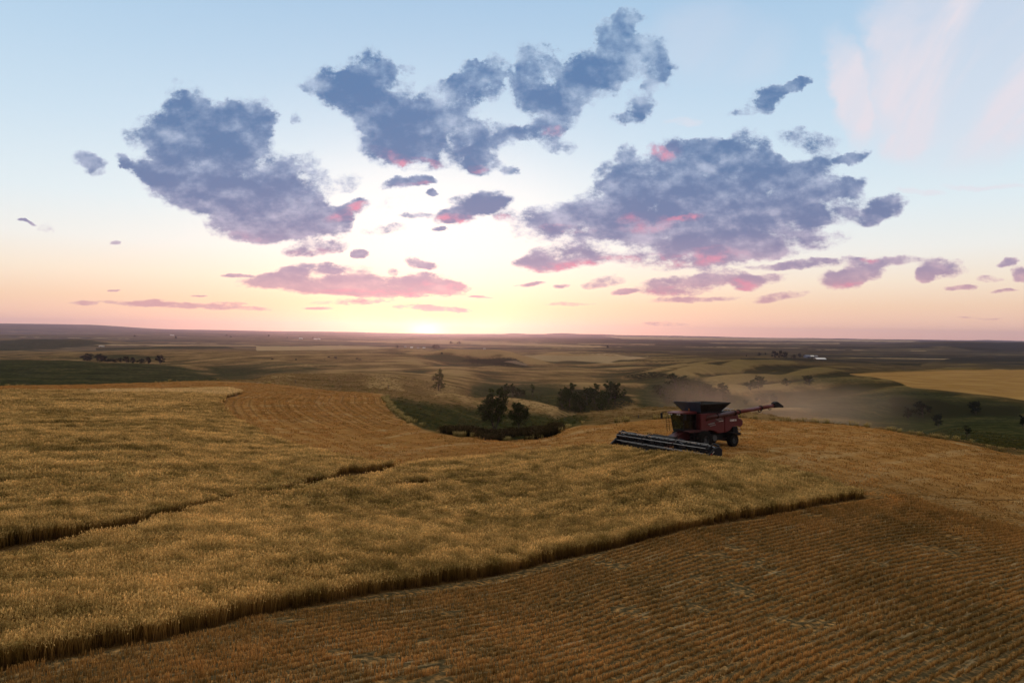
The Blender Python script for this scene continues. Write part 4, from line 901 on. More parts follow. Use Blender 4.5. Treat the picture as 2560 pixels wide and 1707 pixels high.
    p = MB(); p.lathe((-2.2,1.05,1.1), [(.01,-.35),(.34,-.35),(.34,.35),(.01,.35)], 20); p.build('drive_pulley', M['rim'], root)
    p = MB(); p.tube([(-.9,1.32,1.35),(-.9,1.32,1.72)], .09, 12); p.build('fire_extinguisher', M['redd'], root)
    p = MB(); p.tube([(-.9,1.32,1.72),(-.9,1.32,1.84)], .06, 10); p.build('extinguisher_top', M['white'], root)
    build_wheel(0, 1.78, 1.03, .78, .48, root); build_wheel(0, -1.78, 1.03, .78, .48, root)
    build_wheel(-4.9, 1.55, .73, .58, .36, root, 18); build_wheel(-4.9, -1.55, .73, .58, .36, root, 18)
    for s_ in (1, -1):
        p = MB(); p.prism([(-5.75,1.30),(-5.7,1.42),(-5.0,1.62),(-4.2,1.60),(-4.2,1.54),(-5.0,1.55)], s_*1.2, s_*1.95); p.build('wheel_fender', M['black'], root, .01)
    # cab
    p = MB()
    for y in (-.92, .92):
        p.tube([(.28,y,2.15),(.26,y,3.84)], .055, 6); p.tube([(1.12,y,2.15),(1.08,y,3.84)], .04, 6); p.tube([(1.95,y*.9,2.15),(2.2,y,3.84)], .05, 6); p.tube([(.28,y,2.18),(1.95,y*.9,2.18)], .05, 6); p.tube([(.26,y,3.8),(2.2,y,3.8)], .05, 6)
    p.tube([(1.95,-.83,2.18),(2.12,0,2.18),(1.95,.83,2.18)], .05, 6); p.box(.2,1.95,-.9,.9,2.02,2.16); p.box(.16,.26,-.92,.92,2.1,3.85); cab = p.build('cab', M['black'], root)
    def pane(name, vs, fs): return mesh_obj(name, vs, fs, M['glass' if name == 'windscreen' else 'dglass'], cab)
    pane('windscreen', [(1.97,-.80,2.22),(2.13,0,2.22),(1.97,.80,2.22),(2.2,.87,3.78),(2.36,0,3.78),(2.2,-.87,3.78)], [(0,1,4,5),(1,2,3,4)])
    for s_ in (1, -1):
        pane('side_window', [(1.16,.925*s_,2.24),(1.92,.86*s_,2.24),(2.14,.92*s_,3.76),(1.12,.935*s_,3.76)], [(0,1,2,3)])
        pane('cab_door', [(.32,.93*s_,2.24),(1.06,.93*s_,2.24),(1.04,.935*s_,3.76),(.30,.935*s_,3.76)], [(0,1,2,3)])
    p = MB(); p.box(.5,1.0,-.28,.28,2.35,2.72); p.box(.42,.6,-.27,.27,2.7,3.35); p.box(.55,1.05,.36,.5,2.6,2.85); p.box(.5,1.1,-.52,-.36,2.6,2.95); p.build('driver_seat', M['seat'], cab, .04)
    p = MB(); p.tube([(1.75,0,2.2),(1.45,0,2.85)], .05); p.tube([(1.45+.06*math.cos(a),.2*math.sin(a),2.86+.17*math.cos(a)) for a in [k*.5236 for k in range(13)]], .018, 6); p.build('steering_wheel', M['seat'], cab)
    p = MB(); p.prism([(.1,3.86),(2.2,3.86),(2.62,3.92),(2.72,4.0),(2.55,4.08),(1.8,4.13),(.1,4.13)], -1.05, 1.05, inset=.12); roof = p.build('cab_roof', M['red'], root, .04)
    for y in (-.75,-.45,.45,.75):
        q = MB(); q.tube([(2.5,y,3.86),(2.6,y,3.84)], .08, 12); q.build('work_lamp', M['white'], roof)
    p = MB(); p.tube([(.9,.55,4.1),(.9,.55,4.3)], .02, 6); p.tube([(.9,.55,4.3),(.9,.55,4.42)], .06, 10); p.build('beacon', simple('amber_beacon', (.6,.22,.02), .3), roof)
    for s_ in (1, -1):
        q = MB(); q.tube([(2.35,s_*.95,4.0),(2.75,s_*1.45,4.02),(2.75,s_*1.75,4.0),(2.75,s_*1.78,3.9)], .035, 6); q.box(2.70,2.80,s_*1.78-.13,s_*1.78+.13,3.3,3.92); q.build('mirror', M['black'], roof, .02)
    # walkway, rails, ladder
    p = MB(); p.box(-.7,2.15,.98,1.72,2.02,2.12); p.box(-.7,2.15,1.68,1.74,1.92,2.16); p.build('walkway', M['redd'], root, .01)
    p = MB(); p.tube([(2.1,1.66,2.12),(2.1,1.68,3.1),(1.2,1.68,3.1),(1.2,1.66,2.12)], .022, 6); p.build('handrail', M['black'], root)
    p = MB(); p.tube([(2.2,-1.1,2.0),(2.3,-1.14,3.55)], .022, 6); p.tube([(2.35,-1.4,2.0),(2.4,-1.45,3.5)], .022, 6)
    for k in range(6): p.tube([(2.22+.02*k,-1.1,2.2+.24*k),(2.36+.01*k,-1.42,2.2+.24*k)], .02, 6)
    p.build('handrail', M['black'], root)
    p = MB()
    for y in (1.45, 1.95): p.tube([(1.55,y,2.05),(1.75,y,.55)], .03, 6)
    for k in range(5): p.box(1.56+.04*k,1.74+.04*k,1.45,1.95,1.80-.30*k,1.83-.30*k)
    p.build('ladder', M['black'], root)
    # grain tank with folded-out extension
    bz, tz = 4.02, 4.98; B0 = [(-3.3,-1.35),(-3.3,1.35),(-.15,1.35),(-.15,-1.35)]; T0 = [(-4.15,-2.0),(-4.15,2.0),(.65,2.0),(.65,-2.0)]
    p = MB(); p.box(-3.5,.05,-1.4,1.4,3.84,4.04); p.box(-3.3,-.15,-1.3,1.3,4.0,4.06); tank = p.build('grain_tank', M['black'], root, .02)
    def flap(i, j, z1, z2, mat, nm, cut=0.0):
        a, b_, c, d = B0[i], B0[j], T0[j], T0[i]; t = .035
        c2 = (c[0]+(d[0]-c[0])*cut, c[1]+(d[1]-c[1])*cut); d2 = (d[0]+(c[0]-d[0])*cut, d[1]+(c[1]-d[1])*cut)
        q = MB(); vs = [(a[0],a[1],bz),(b_[0],b_[1],bz),(c2[0],c2[1],z2),(d2[0],d2[1],z1)]; nx = Vector((b_[1]-a[1],-(b_[0]-a[0]),0)).normalized()*t
        q._add(vs+[(v[0]+nx.x,v[1]+nx.y,v[2]+.02) for v in vs], [(0,1,2,3),(7,6,5,4),(0,4,5,1),(1,5,6,2),(2,6,7,3),(3,7,4,0)])
        for k in (1, 2, 3):
            e = k/4; lo = Vector(vs[0]).lerp(Vector(vs[1]), e); hi = Vector(vs[3]).lerp(Vector(vs[2]), e); q.tube([lo, hi], .03, 5)
        q.tube([vs[3], vs[2]], .035, 6); return q.build(nm, mat, tank)
    flap(0, 1, tz, tz, M['black'], 'rear_flap'); flap(1, 2, tz-.05, tz-.08, M['black'], 'side_flap'); flap(2, 3, tz+.16, tz+.16, M['inner'], 'front_flap'); flap(3, 0, tz, tz, M['black'], 'side_flap')
    q = MB(); q.tube([(-1.9,0,4.0),(-.9,-.2,4.62)], .16, 10); q.tube([(-.9,-.2,4.62),(-.6,-.25,4.72)], .19, 10); q.build('filling_auger', M['steel'], tank)
    q = MB(); q.tube([(-2.4,1.4,4.75),(-2.6,1.2,5.0),(-3.2,1.1,5.08),(-3.7,1.3,4.95)], .02, 6); q.build('tank_rail', M['black'], tank); q = MB(); q.tube([(.3,.6,4.95),(.1,.55,5.2)], .02, 6); q.build('tank_rail', M['black'], tank)
    # engine deck
    p = MB(); p.box(-5.6,-3.6,-1.25,1.15,3.6,3.98); p.box(-5.2,-4.2,-1.2,-.3,3.98,4.15); p.tube([(-4.6,.4,3.9),(-4.6,.4,4.35),(-4.75,.4,4.42)], .09, 10); p.build('engine_cover', M['black'], root, .05)
    p = MB()
    p.tube([(-3.7,1.1,4.0),(-3.75,1.1,4.25),(-5.7,1.1,4.15),(-5.75,1.1,3.7)], .028, 6); p.tube([(-4.7,1.1,4.2),(-4.7,1.1,3.8)], .025, 6); p.tube([(-4.0,.9,4.0),(-4.4,.95,4.32),(-5.0,.95,4.3),(-5.4,.95,4.0)], .035, 6); p.build('deck_rail', M['steel'], root)
    # unloading auger folded back along the flank
    A0, A1 = Vector((-.7,1.55,3.42)), Vector((-11.9,1.95,4.40)); dA = (A1-A0).normalized()
    q = MB(); q.tube([A0-dA*.1+Vector((0,-.2,-.3)), A0+dA*.2, A0+dA*1.0, A0+dA*4.4], [.26,.26,.25,.25], 18); aug = q.build('unloading_auger', M['redd'], root, 0, True)
    q = MB(); q.tube([A0+dA*4.4, A0+dA*8.9], .225, 18); q.build('auger_tube', M['red'], aug, 0, True)
    q = MB(); q.tube([A0+dA*8.9, A0+dA*(A1-A0).length], .22, 18); q.build('auger_tube', M['red'], aug, 0, True)
    for t in (1.6, 4.4, 5.1, 8.8):
        q = MB(); q.tube([A0+dA*(t-.06), A0+dA*(t+.06)], .30, 18); q.build('auger_flange', M['black'], aug)
    q = MB(); q.tube([A1-dA*2.9+Vector((0,0,-.2)), A1-dA*2.8+Vector((0,.05,-.42)), A1-dA*2.5+Vector((0,.05,-.40)), A1-dA*2.3+Vector((0,0,-.2))], .06, 6); q.build('auger_bracket', M['black'], aug); q = MB(); q.tube([A1-dA*1.2+Vector((0,0,-.2)), A1-dA*1.05+Vector((0,.05,-.36)), A1-dA*.7+Vector((0,.05,-.36))], .05, 6); q.build('auger_bracket', M['black'], aug)
    q = MB(); e = A1
    q._add([e+Vector(v) for v in [(.35,-.24,-.26),(.35,.24,-.26),(.35,.24,.30),(.35,-.24,.30),(-.35,-.30,-.22),(-.35,.30,-.22),(-.15,.28,.46),(-.15,-.28,.46),(-1.25,-.25,-.30),(-1.25,.25,-.30),(-1.3,.25,-.08),(-1.3,-.25,-.08)]],
      [(0,3,2,1),(0,1,5,4),(1,2,6,5),(2,3,7,6),(3,0,4,7),(4,5,9,8),(5,6,10,9),(6,7,11,10),(7,4,8,11),(8,9,10,11)])
    q.build('auger_spout', M['black'], aug, .03)
    # feeder house
    p = MB(); p.prism([(.9,1.95),(1.3,2.0),(4.05,1.2),(4.1,.4),(3.7,.4),(.9,1.1)], -.62, .62); p.build('feeder_house', M['redd'], root, .03)
    # header
    HW = 6.75
    p = MB(); p.tube([(3.55,-HW,1.28),(3.55,HW,1.28)], .08, 10); p.box(3.50,3.60,-HW,-.75,.25,1.25); p.box(3.50,3.60,.75,HW,.25,1.25); p.tube([(3.75,-HW,.30),(3.75,HW,.30)], .10, 8)
    for k in range(-7, 8): p.tube([(3.62,k*1.0,1.25),(3.64,k*1.0,.35)], .04, 5)
    hd = p.build('header', M['navy'], root); hd.location = (.55, .62, -.12); hd.rotation_euler = (R(-1.3), 0, 0)
    p = MB(); p._add([(3.65,-HW,.42),(3.65,HW,.42),(5.15,HW,.10),(5.15,-HW,.10),(3.65,-HW,.36),(3.65,HW,.36),(5.15,HW,.05),(5.15,-HW,.05)], [(0,1,2,3),(7,6,5,4),(0,4,5,1),(1,5,6,2),(2,6,7,3),(3,7,4,0)]); p.build('draper_belt', M['rubber'], hd)
    p = MB(); p.box(5.12,5.24,-HW,HW,.06,.12)
    for k in range(96):
        y = -HW+.08+k*(2*HW-.16)/95; p._add([(5.22,y-.03,.07),(5.22,y+.03,.07),(5.40,y,.08),(5.22,y,.11)], [(0,1,2),(0,2,3),(1,3,2),(0,3,1)])
    p.build('cutter_bar', M['steel'], hd)
    # hump over the feeder opening and gauge box
    p = MB(); p.prism([(2.9,1.2),(3.0,1.62),(3.3,1.72),(3.7,1.55),(3.75,1.2)], -2.6, .7); p.build('feeder_cover', M['black'], hd, .03)
    p = MB(); p.prism([(3.2,1.25),(3.3,1.55),(3.8,1.6),(4.1,1.3)], -6.2, -5.3); p.tube([(3.5,-4.4,1.35),(3.5,-5.0,1.75),(3.7,-5.3,1.85)], .03, 6); p.tube([(3.45,-5.0,1.7),(3.5,-5.1,1.98)], .025, 5); p.build('drive_cover', M['black'], hd, .03)
    p = MB(); p.tube([(3.4,-3.6,1.35),(3.5,-3.3,1.75),(3.6,-2.9,1.85),(3.6,-2.6,1.7),(3.5,-2.4,1.4)], .03, 6); p.build('hydraulic_hose', M['rubber'], hd); p = MB(); p.tube([(3.2,.9,1.5),(3.6,1.2,1.75),(3.8,1.5,1.6),(3.7,1.7,1.3)], .035, 6); p.build('hydraulic_hose', M['rubber'], hd); p = MB(); p.tube([(2.9,.7,1.9),(3.4,1.0,1.75),(3.6,1.3,1.3)], .035, 6); p.build('hydraulic_hose', M['rubber'], hd)
    for s_ in (1, -1):
        y0 = s_*HW
        p = MB(); p.prism([(3.3,.35),(3.3,1.15),(3.7,1.42),(4.3,1.35),(5.1,.85),(5.95,.22),(5.9,.08),(3.6,.08)], y0, y0+s_*.30, inset=.06); es = p.build('end_shield', M['navy'], hd, .03)
        q = MB(); q._add([(4.75,y0+s_*.315,.78),(5.35,y0+s_*.315,.38),(5.40,y0+s_*.315,.46),(4.80,y0+s_*.315,.88)], [(0,1,2,3),(3,2,1,0)]); q.build('reflector', simple('red_reflector', (.55,.03,.02), .3), es)
        q = MB(); q._add([(4.48,y0+s_*.315,.96),(4.75,y0+s_*.315,.78),(4.80,y0+s_*.315,.88),(4.53,y0+s_*.315,1.06)], [(0,1,2,3),(3,2,1,0)]); q.build('reflector', M['white'], es)
        q = MB(); q.tube([(5.7,y0+s_*.15,.2),(6.35,y0+s_*.1,.12),(6.5,y0+s_*.1,.22)], [.10,.06,.02], 8); q.build('crop_divider', M['navy'], es)
    # reel: three sections, six bats each
    rx, rz, rr = 4.72, 1.12, .57
    sect = [(-HW+.12,-2.42),(-2.28,2.18),(2.32,HW-.12)]
    for a, b_ in sect:
        p = MB(); p.tube([(rx,a,rz),(rx,b_,rz)], .11, 14); rl = p.build('reel', M['navy'], hd, 0, True)
        q = MB(); n = 6
        for k in range(n):
            an = 6.2832*k/n+.35; cx, cz = rx+rr*math.cos(an), rz+rr*math.sin(an)
            q.tube([(cx,a,cz),(cx,b_,cz)], .022, 6)
        q.build('reel_bat', M['bat'], rl)
        m = int((b_-a)/.16)
        for k in range(n):
            q = MB()
            an = 6.2832*k/n+.35; cx, cz = rx+rr*math.cos(an), rz+rr*math.sin(an)
            for j in range(m):
                y = a+.08+j*(b_-a-.16)/(m-1); q._add([(cx-.008,y-.008,cz),(cx+.008,y,cz),(cx,y+.008,cz),(cx+.05,y,cz-.24)], [(0,1,2),(0,3,1),(1,3,2),(2,3,0)])
            q.build('reel_tine', M['black'], rl)
        for t in (.02, .34, .66, .98):
            y = a+(b_-a)*t; q = MB()
            for k in range(n):
                an = 6.2832*k/n+.35; an2 = an+6.2832/n
                c0 = (rx+rr*math.cos(an), y, rz+rr*math.sin(an)); c1 = (rx+rr*math.cos(an2), y, rz+rr*math.sin(an2))
                q.tube([(rx,y,rz), c0], .028, 5); q.tube([c0, c1], .018, 5)
            if t in (.34, .66): q.lathe((rx,y,rz), [(.15,-.05),(.30,-.03),(.30,.03),(.15,.05)], 18)
            q.build('reel_spider', M['black'], rl)
    for y in (-HW+.02, -2.35, 2.25, HW-.02):
        p = MB(); p.tube([(3.5,y,1.45),(4.2,y,1.72),(4.9,y,1.30)], [.09,.09,.07], 8); p.lathe((rx,y,rz), [(.02,-.05),(.34,-.05),(.34,.05),(.02,.05)], 20); p.build('reel_arm', M['navy'], hd)
        p = MB(); p.tube([(3.7,y+.14,1.05),(4.5,y+.14,1.48)], .055 if abs(y) > 3 else .035, 8); p.build('lift_cylinder', M['steel'], hd)
    return root
combine = build_combine()

# ------------------------------------------------------------------ trees
def mat_leaf(name, c0, c1, tr=.3):
    m, g, out = new_mat(name); rd = g.add('ShaderNodeAttribute', attribute_name='rnd').outputs['Fac']
    oi = g.add('ShaderNodeObjectInfo').outputs['Random']
    c = g.mix(g.m('MULTIPLY_ADD', oi, .25, g.m('MULTIPLY', rd, .8)), rgb(*c0), rgb(*c1))
    a = g.add('ShaderNodeBsdfDiffuse', {'Color': c}); b = g.add('ShaderNodeBsdfTranslucent', {'Color': c})
    g.l.new(g.add('ShaderNodeMixShader', {0: tr, 1: a.outputs[0], 2: b.outputs[0]}).outputs[0], out.inputs[0]); return m
M['leaf'] = mat_leaf('green_leaves', (.016, .026, .010), (.060, .078, .026))
M['leafy'] = mat_leaf('yellow_green_leaves', (.06, .060, .022), (.20, .17, .07), .5)
M['leafd'] = mat_leaf('dark_juniper', (.008, .014, .009), (.026, .036, .018), .1)
M['bark'] = simple('grey_bark', (.055, .045, .036), .9, var=.3, scale=8)
def tree_meshes(seed, h, blobs, nleaf, ls, limbs, trunk_r=.16, vase=False):
    """blobs: (x, y, z, rx, ry, rz, share); limbs: list of point lists"""
    r = np.random.default_rng(seed); t = MB()
    for pts, r0 in limbs: t.tube([Vector(p) for p in pts], [r0*(1-.75*i/(len(pts)-1)) for i in range(len(pts))], 7)
    tm = bpy.data.meshes.new('trunk'); tm.from_pydata(t.v, [], t.f); tm.materials.append(M['bark'])
    tot = sum(b[6] for b in blobs); Cs = []
    for bx, by, bz, rx, ry, rz, sh in blobs:
        n = int(nleaf*sh/tot); k = max(5, int(n/42)); d = r.normal(size=(k, 3)); d /= np.linalg.norm(d, axis=1)[:, None]; d *= (r.random(k)**.4)[:, None]
        cc = d*np.array([rx, ry, rz])+np.array([bx, by, bz]); s_ = np.repeat(cc, n//k+1, 0)[:n]; sg = .15*min(rx, rz)+.08
        Cs.append(s_+r.normal(size=s_.shape)*sg*np.array([1, 1, .8]))
    P_ = np.vstack(Cs); n = len(P_); a = r.normal(size=(n, 3)); a /= np.linalg.norm(a, axis=1)[:, None]; b = np.cross(a, r.normal(size=(n, 3))); b /= np.linalg.norm(b, axis=1)[:, None]
    sz = ls*(.6+.8*r.random(n))[:, None]
    V = np.stack([P_-a*sz*.5, P_+b*sz*.32, P_+a*sz*.5, P_-b*sz*.32], 1).reshape(-1, 3); Q = np.arange(4*n).reshape(-1, 4)
    cm = np_mesh('crown', V, Q); fattr(cm, 'rnd', np.repeat(r.random(n), 4))
    return tm, cm
def gen_limbs(seed, h, base, blobs, r0=.17):
    r = random.Random(seed); top = (0, 0, base); L = [([(0,0,-.3),(r.uniform(-.05,.05),0,base*.5),top,(r.uniform(-.3,.3),r.uniform(-.3,.3),base+(h-base)*.55)], r0)]
    for b in blobs: L.append(([(0,0,base*r.uniform(.7,1.1)),(b[0]*.5,b[1]*.5,(base+b[2])*.5),(b[0],b[1],b[2]),(b[0]*1.15,b[1]*1.15,b[2]+b[5]*.5)], r0*.45))
    return L
def auto_tree(seed, h, w, base, nb, nleaf, ls, top=.5, r0=.17, cone=0.0):
    r = random.Random(seed); bl = []
    for k in range(nb):
        z = base+(h-base)*(.12+.80*(k+.5)/nb); e = (z-base)/(h-base); rad = w*.5*(math.sin(math.pi*min(max(e*.85+.12, 0), 1))**.7)*(1-cone*e)
        for j in range(2 if nb < 7 else 3):
            a = r.uniform(0, 6.28); q = rad*r.uniform(.35, .75); s_ = w*r.uniform(.14, .24)*(1-cone*.5*e)
            bl.append((q*math.cos(a), q*math.sin(a), z+r.uniform(-.3, .3), s_, s_, s_*r.uniform(.7, 1.1), s_**2))
    return tree_meshes(seed, h, bl, nleaf, ls, gen_limbs(seed, h, base, bl[::2], r0))
big_bl = [(-2.0,0,4.0,1.1,1.1,1.3,1.2),(-1.3,.6,2.9,.9,.9,.9,.8),(-.2,-.4,3.5,1.3,1.2,1.5,1.7),(.9,.3,3.2,1.0,1.1,1.2,1.2),(1.5,-.3,4.6,1.0,.9,1.1,1.1),(-.8,.2,5.3,1.1,1.0,1.2,1.3),(.5,.4,5.4,1.1,1.0,1.2,1.3),(1.6,0,6.2,.8,.7,.9,.7),(-1.3,0,6.7,.55,.5,.6,.35),(-.3,.2,7.1,.5,.5,.6,.3),(.9,-.1,7.3,.7,.6,.6,.45),(2.0,.2,7.2,.6,.5,.5,.35),(-.7,-.3,7.7,.3,.3,.4,.12),(1.2,0,7.9,.4,.3,.3,.16),(-2.5,.1,4.6,.5,.5,.6,.25),(-1.9,.2,2.5,.5,.5,.5,.2)]
big_limbs = [([(.1,0,-.3),(-.05,0,.7),(-.4,0,1.9),(-1.0,.1,3.6),(-1.3,.1,5.2)],.20),([(.15,0,-.3),(.3,0,.7),(.7,0,2.0),(1.2,0,4.0),(1.7,0,6.2)],.18)]+[([(-.3,0,2.0),(b[0]*.6,b[1]*.6,(2.0+b[2])*.55),(b[0],b[1],b[2]),(b[0]*1.05,b[1],b[2]+b[5])],.06) for b in big_bl]
sm_bl = [(0,0,2.6,1.0,1.0,.9,1),(-.9,.2,3.3,.9,.9,.9,1),(.9,0,3.2,.8,.8,.9,.9),(-.3,0,4.4,1.0,1.0,.9,1.1),(.8,.2,4.4,.8,.8,.8,.8),(-.7,0,5.2,.5,.5,.5,.35),(.2,.1,5.3,.5,.5,.5,.35),(1.3,0,3.8,.4,.4,.5,.2),(-.9,0,1.9,.4,.4,.4,.15),(.9,0,1.9,.4,.4,.4,.15)]
rag_bl = [(-.3,0,2.0,1.6,1.3,.7,1.2),(1.3,.2,2.1,1.0,.9,.7,.7),(-1.6,0,1.2,1.2,.8,.45,.5),(1.6,0,1.3,1.1,.8,.5,.5),(-1.5,.1,4.0,.9,.8,.8,.8),(-.2,-.2,4.4,1.1,1.0,1.1,1.2),(.4,.2,5.8,.7,.7,.8,.7),(1.0,0,5.0,.8,.7,.6,.6),(.1,0,3.2,1.2,1.1,.9,1.0),(-1.0,0,5.1,.4,.4,.4,.2),(.3,0,6.7,.4,.3,.4,.15)]
TM = {
 'big': (tree_meshes(1, 8.2, big_bl, 8000, .25, big_limbs), 8.2),
 'small': (tree_meshes(2, 5.7, sm_bl, 4600, .24, [([(0,0,-.3),(.02,0,.8),(-.05,0,1.8),(0,0,3.6)],.13)]+[([(0,0,1.5),(b[0]*.6,b[1]*.6,b[2]*.75),(b[0],b[1],b[2])],.05) for b in sm_bl]), 5.7),
 'ragged': (tree_meshes(3, 7.0, rag_bl, 3200, .26, [([(0,0,-.3),(-.1,0,1.5),(0,0,3.2),(.3,0,5.5)],.13),([(.3,0,-.3),(.7,0,1.0),(1.2,.1,2.0)],.08)]+[([(0,0,1.2),(b[0]*.5,b[1]*.5,b[2]*.7),(b[0],b[1],b[2])],.045) for b in rag_bl]), 7.0),
 'round': (auto_tree(4, 7.0, 7.0, 1.2, 5, 2600, .38), 7.0),
 'oval': (auto_tree(5, 8.0, 5.2, 1.6, 6, 2400, .36), 8.0),
 'spread': (auto_tree(6, 6.5, 9.0, .8, 4, 3000, .40), 6.5),
 'thin': (auto_tree(7, 7.0, 3.4, 2.0, 5, 900, .32), 7.0),
 'cone': (auto_tree(8, 6.5, 5.4, .4, 6, 2200, .36, cone=.62), 6.5),
 'shrub': (auto_tree(9, 3.0, 4.2, .2, 3, 1300, .30, r0=.07), 3.0),
}
TREE_N = 0
def tree(kind, u, v, hpx, label, cat='tree', group=None, ymin=0, ymax=1e9, leaf='leaf', wide=1.0, name=None):
    """stands on the ground at the place photo pixel (u, v) shows; hpx is its height there"""
    global TREE_N
    TREE_N += 1; (tm, cm), h0 = TM[kind]; p = hit(u, v, ymin=ymin, ymax=ymax); h = hpx*p.y/F; s = h/h0
    nm = name or {'cone': 'juniper_tree', 'shrub': 'shrub'}.get(kind, 'cottonwood_tree' if kind in ('big', 'small') else 'leafy_tree')
    o = empty(nm, p-Vector((0, 0, .1*s)), random.uniform(0, 6.28) if kind not in ('big', 'small', 'ragged') else 0.0); o.scale = (s*wide, s*wide, s)
    t = bpy.data.objects.new('trunk', tm); C.objects.link(t); t.parent = o
    key = (kind, leaf)
    if key not in CROWNS:
        c2 = cm if not cm.materials else cm.copy(); c2.materials.clear(); c2.materials.append(M[leaf]); CROWNS[key] = c2
    c = bpy.data.objects.new('crown', CROWNS[key]); C.objects.link(c); c.parent = o
    tag(o, label, cat, group); return o
CROWNS = {}
tree('big', 1235, 1079, 112, 'large dark forked tree with an open leafy top in the hollow below the field', ymax=220)
tree('small', 1297, 1083, 78, 'small dark round-topped tree standing to the right of the large forked tree', ymax=220)
tree('ragged', 1097, 977, 56, 'lone ragged yellowish tree with bushy foot on the pasture left of the hollow', leaf='leafy', ymin=215, ymax=450)
GV = 'trees in the gully beyond the hollow'
for (k, u, v, h, wd, lb) in [
    ('oval', 1266, 993, 30, .8, 'slim tree at the left end of the gully, just behind the large forked tree'),
    ('oval', 1281, 992, 29, .7, 'slim tree touching the first gully tree, right above the small round-topped tree'),
    ('shrub', 1301, 992, 19, 1.0, 'loose bush in the gully between the pair of slim trees and the thin bare tree'),
    ('thin', 1331, 990, 26, .8, 'thin upright tree standing alone on the gully rim'),
    ('round', 1405, 1022, 40, .9, 'rounded tree at the left edge of the dense gully grove'),
    ('oval', 1424, 1016, 50, 1.0, 'tallest pointed tree near the left edge of the gully grove'),
    ('spread', 1450, 1030, 38, .9, 'low wide tree at the front of the gully grove'),
    ('round', 1468, 1012, 36, 1.0, 'middle tree of the gully grove under the brushy slope'),
    ('oval', 1486, 1010, 44, 1.0, 'upright tree in the right half of the gully grove'),
    ('spread', 1503, 1028, 36, .8, 'broad low tree at the foot of the right half of the gully grove'),
    ('round', 1520, 1008, 46, 1.0, 'tall rounded tree right of the middle of the gully grove'),
    ('oval', 1538, 1010, 44, 1.0, 'last full tree at the right end of the gully grove'),
    ('thin', 1560, 1006, 30, 1.0, 'sparse tree half lost in the dust beside the gully grove')]:
    tree(k, u, v, h*1.2, lb, group=GV, wide=wd*1.15, ymin=225, ymax=460)
GC = 'trees in the draw behind the combine'
for (k, u, v, h, wd, lb) in [
    ('round', 1652, 990, 26, 1.2, 'low tree at the left end of the draw behind the combine'),
    ('spread', 1672, 1003, 24, 1.0, 'wide low tree in front at the left end of the draw'),
    ('round', 1690, 972, 34, 1.2, 'upper tree on the brushy slope above the draw'),
    ('oval', 1708, 985, 42, 1.2, 'tallest tree of the draw, with a dark pointed crown'),
    ('spread', 1728, 1004, 26, 1.0, 'broad tree at the front of the draw just above the grain tank'),
    ('round', 1750, 990, 30, 1.1, 'rounded tree right of the tallest tree of the draw'),
    ('round', 1770, 994, 30, 1.1, 'round tree in the right half of the draw'),
    ('oval', 1786, 998, 26, 1.0, 'small upright tree between two rounded trees of the draw'),
    ('oval', 1806, 994, 34, 1.3, 'tall block-shaped tree at the right end of the draw'),
    ('shrub', 1813, 1004, 10, 1.2, 'small bush at the foot of the slope right of the draw'),
    ('round', 1876, 976, 24, 1.2, 'left one of two joined bushy trees on the slope right of the draw'),
    ('round', 1896, 972, 28, 1.2, 'right one of two joined bushy trees on the slope right of the draw'),
    ('round', 1902, 1012, 24, 1.2, 'bushy tree above the unloading auger, left of a pair'),
    ('spread', 1928, 1016, 24, 1.0, 'wide bushy tree above the unloading auger, right of a pair'),
    ('shrub', 1862, 1012, 12, 1.0, 'low faint bush above the base of the unloading auger'),
    ('round', 1968, 966, 18, 1.2, 'left bush of two on the crest of the far fold'),
    ('round', 2024, 963, 22, 1.4, 'darker right bush of two on the crest of the far fold')]:
    tree(k, u, v, h*1.15, lb, group=GC, wide=wd*1.1, ymin=270, ymax=800)
GR = 'trees in the shaded valley on the right'
for (k, u, v, h, wd, lb) in [
    ('oval', 2270, 1052, 36, 1.1, 'dark tree at the left of the shaded valley under the golden field'),
    ('round', 2308, 1044, 42, 1.1, 'largest dark tree of the shaded valley'),
    ('round', 2346, 1068, 34, 1.0, 'dark tree lower down between the valley trees and the grassy knoll'),
    ('round', 2440, 1036, 34, 1.2, 'dark tree on the valley side below the golden field, right of the others'),
    ('thin', 2417, 1094, 32, 1.5, 'small upright tree on the near side of the grassy knoll'),
    ('oval', 2556, 1070, 34, 1.0, 'dark tree cut by the right edge of the picture')]:
    tree(k, u, v, h, lb, group=GR, wide=wd, ymin=180, ymax=470, leaf='leafd')
GL = 'trees in a row behind the green hill'
for (k, u, v, h, wd, lb) in [
    ('spread', 224, 902, 16, 1.5, 'low spreading tree at the left end of the row behind the green hill'),
    ('spread', 244, 904, 17, 1.4, 'second low dark tree from the left end of the row behind the green hill'),
    ('shrub', 268, 905, 10, 1.6, 'low thicket joining the dark left end of the row behind the green hill'),
    ('shrub', 288, 906, 10, 1.6, 'thicket near the middle of the row behind the green hill'),
    ('round', 304, 907, 13, 1.0, 'short reddish-topped tree left of the spiky middle tree'),
    ('cone', 316, 909, 20, 1.0, 'spiky tree in the middle of the row behind the green hill'),
    ('cone', 331, 910, 18, 1.0, 'spiky tree right beside the middle of the row'),
    ('round', 350, 911, 14, 1.2, 'rounded tree filling the gap before the two pointed trees at the right end'),
    ('cone', 370, 913, 20, 1.0, 'pointed tree second from the right end of the row'),
    ('cone', 400, 917, 24, 1.1, 'tallest pointed tree at the right end of the row behind the green hill')]:
    tree(k, u, v, h, lb, group=GL, wide=wd*1.35, ymin=615, ymax=1000, leaf='leafd')
GF = 'trees round the far farmstead on the right'
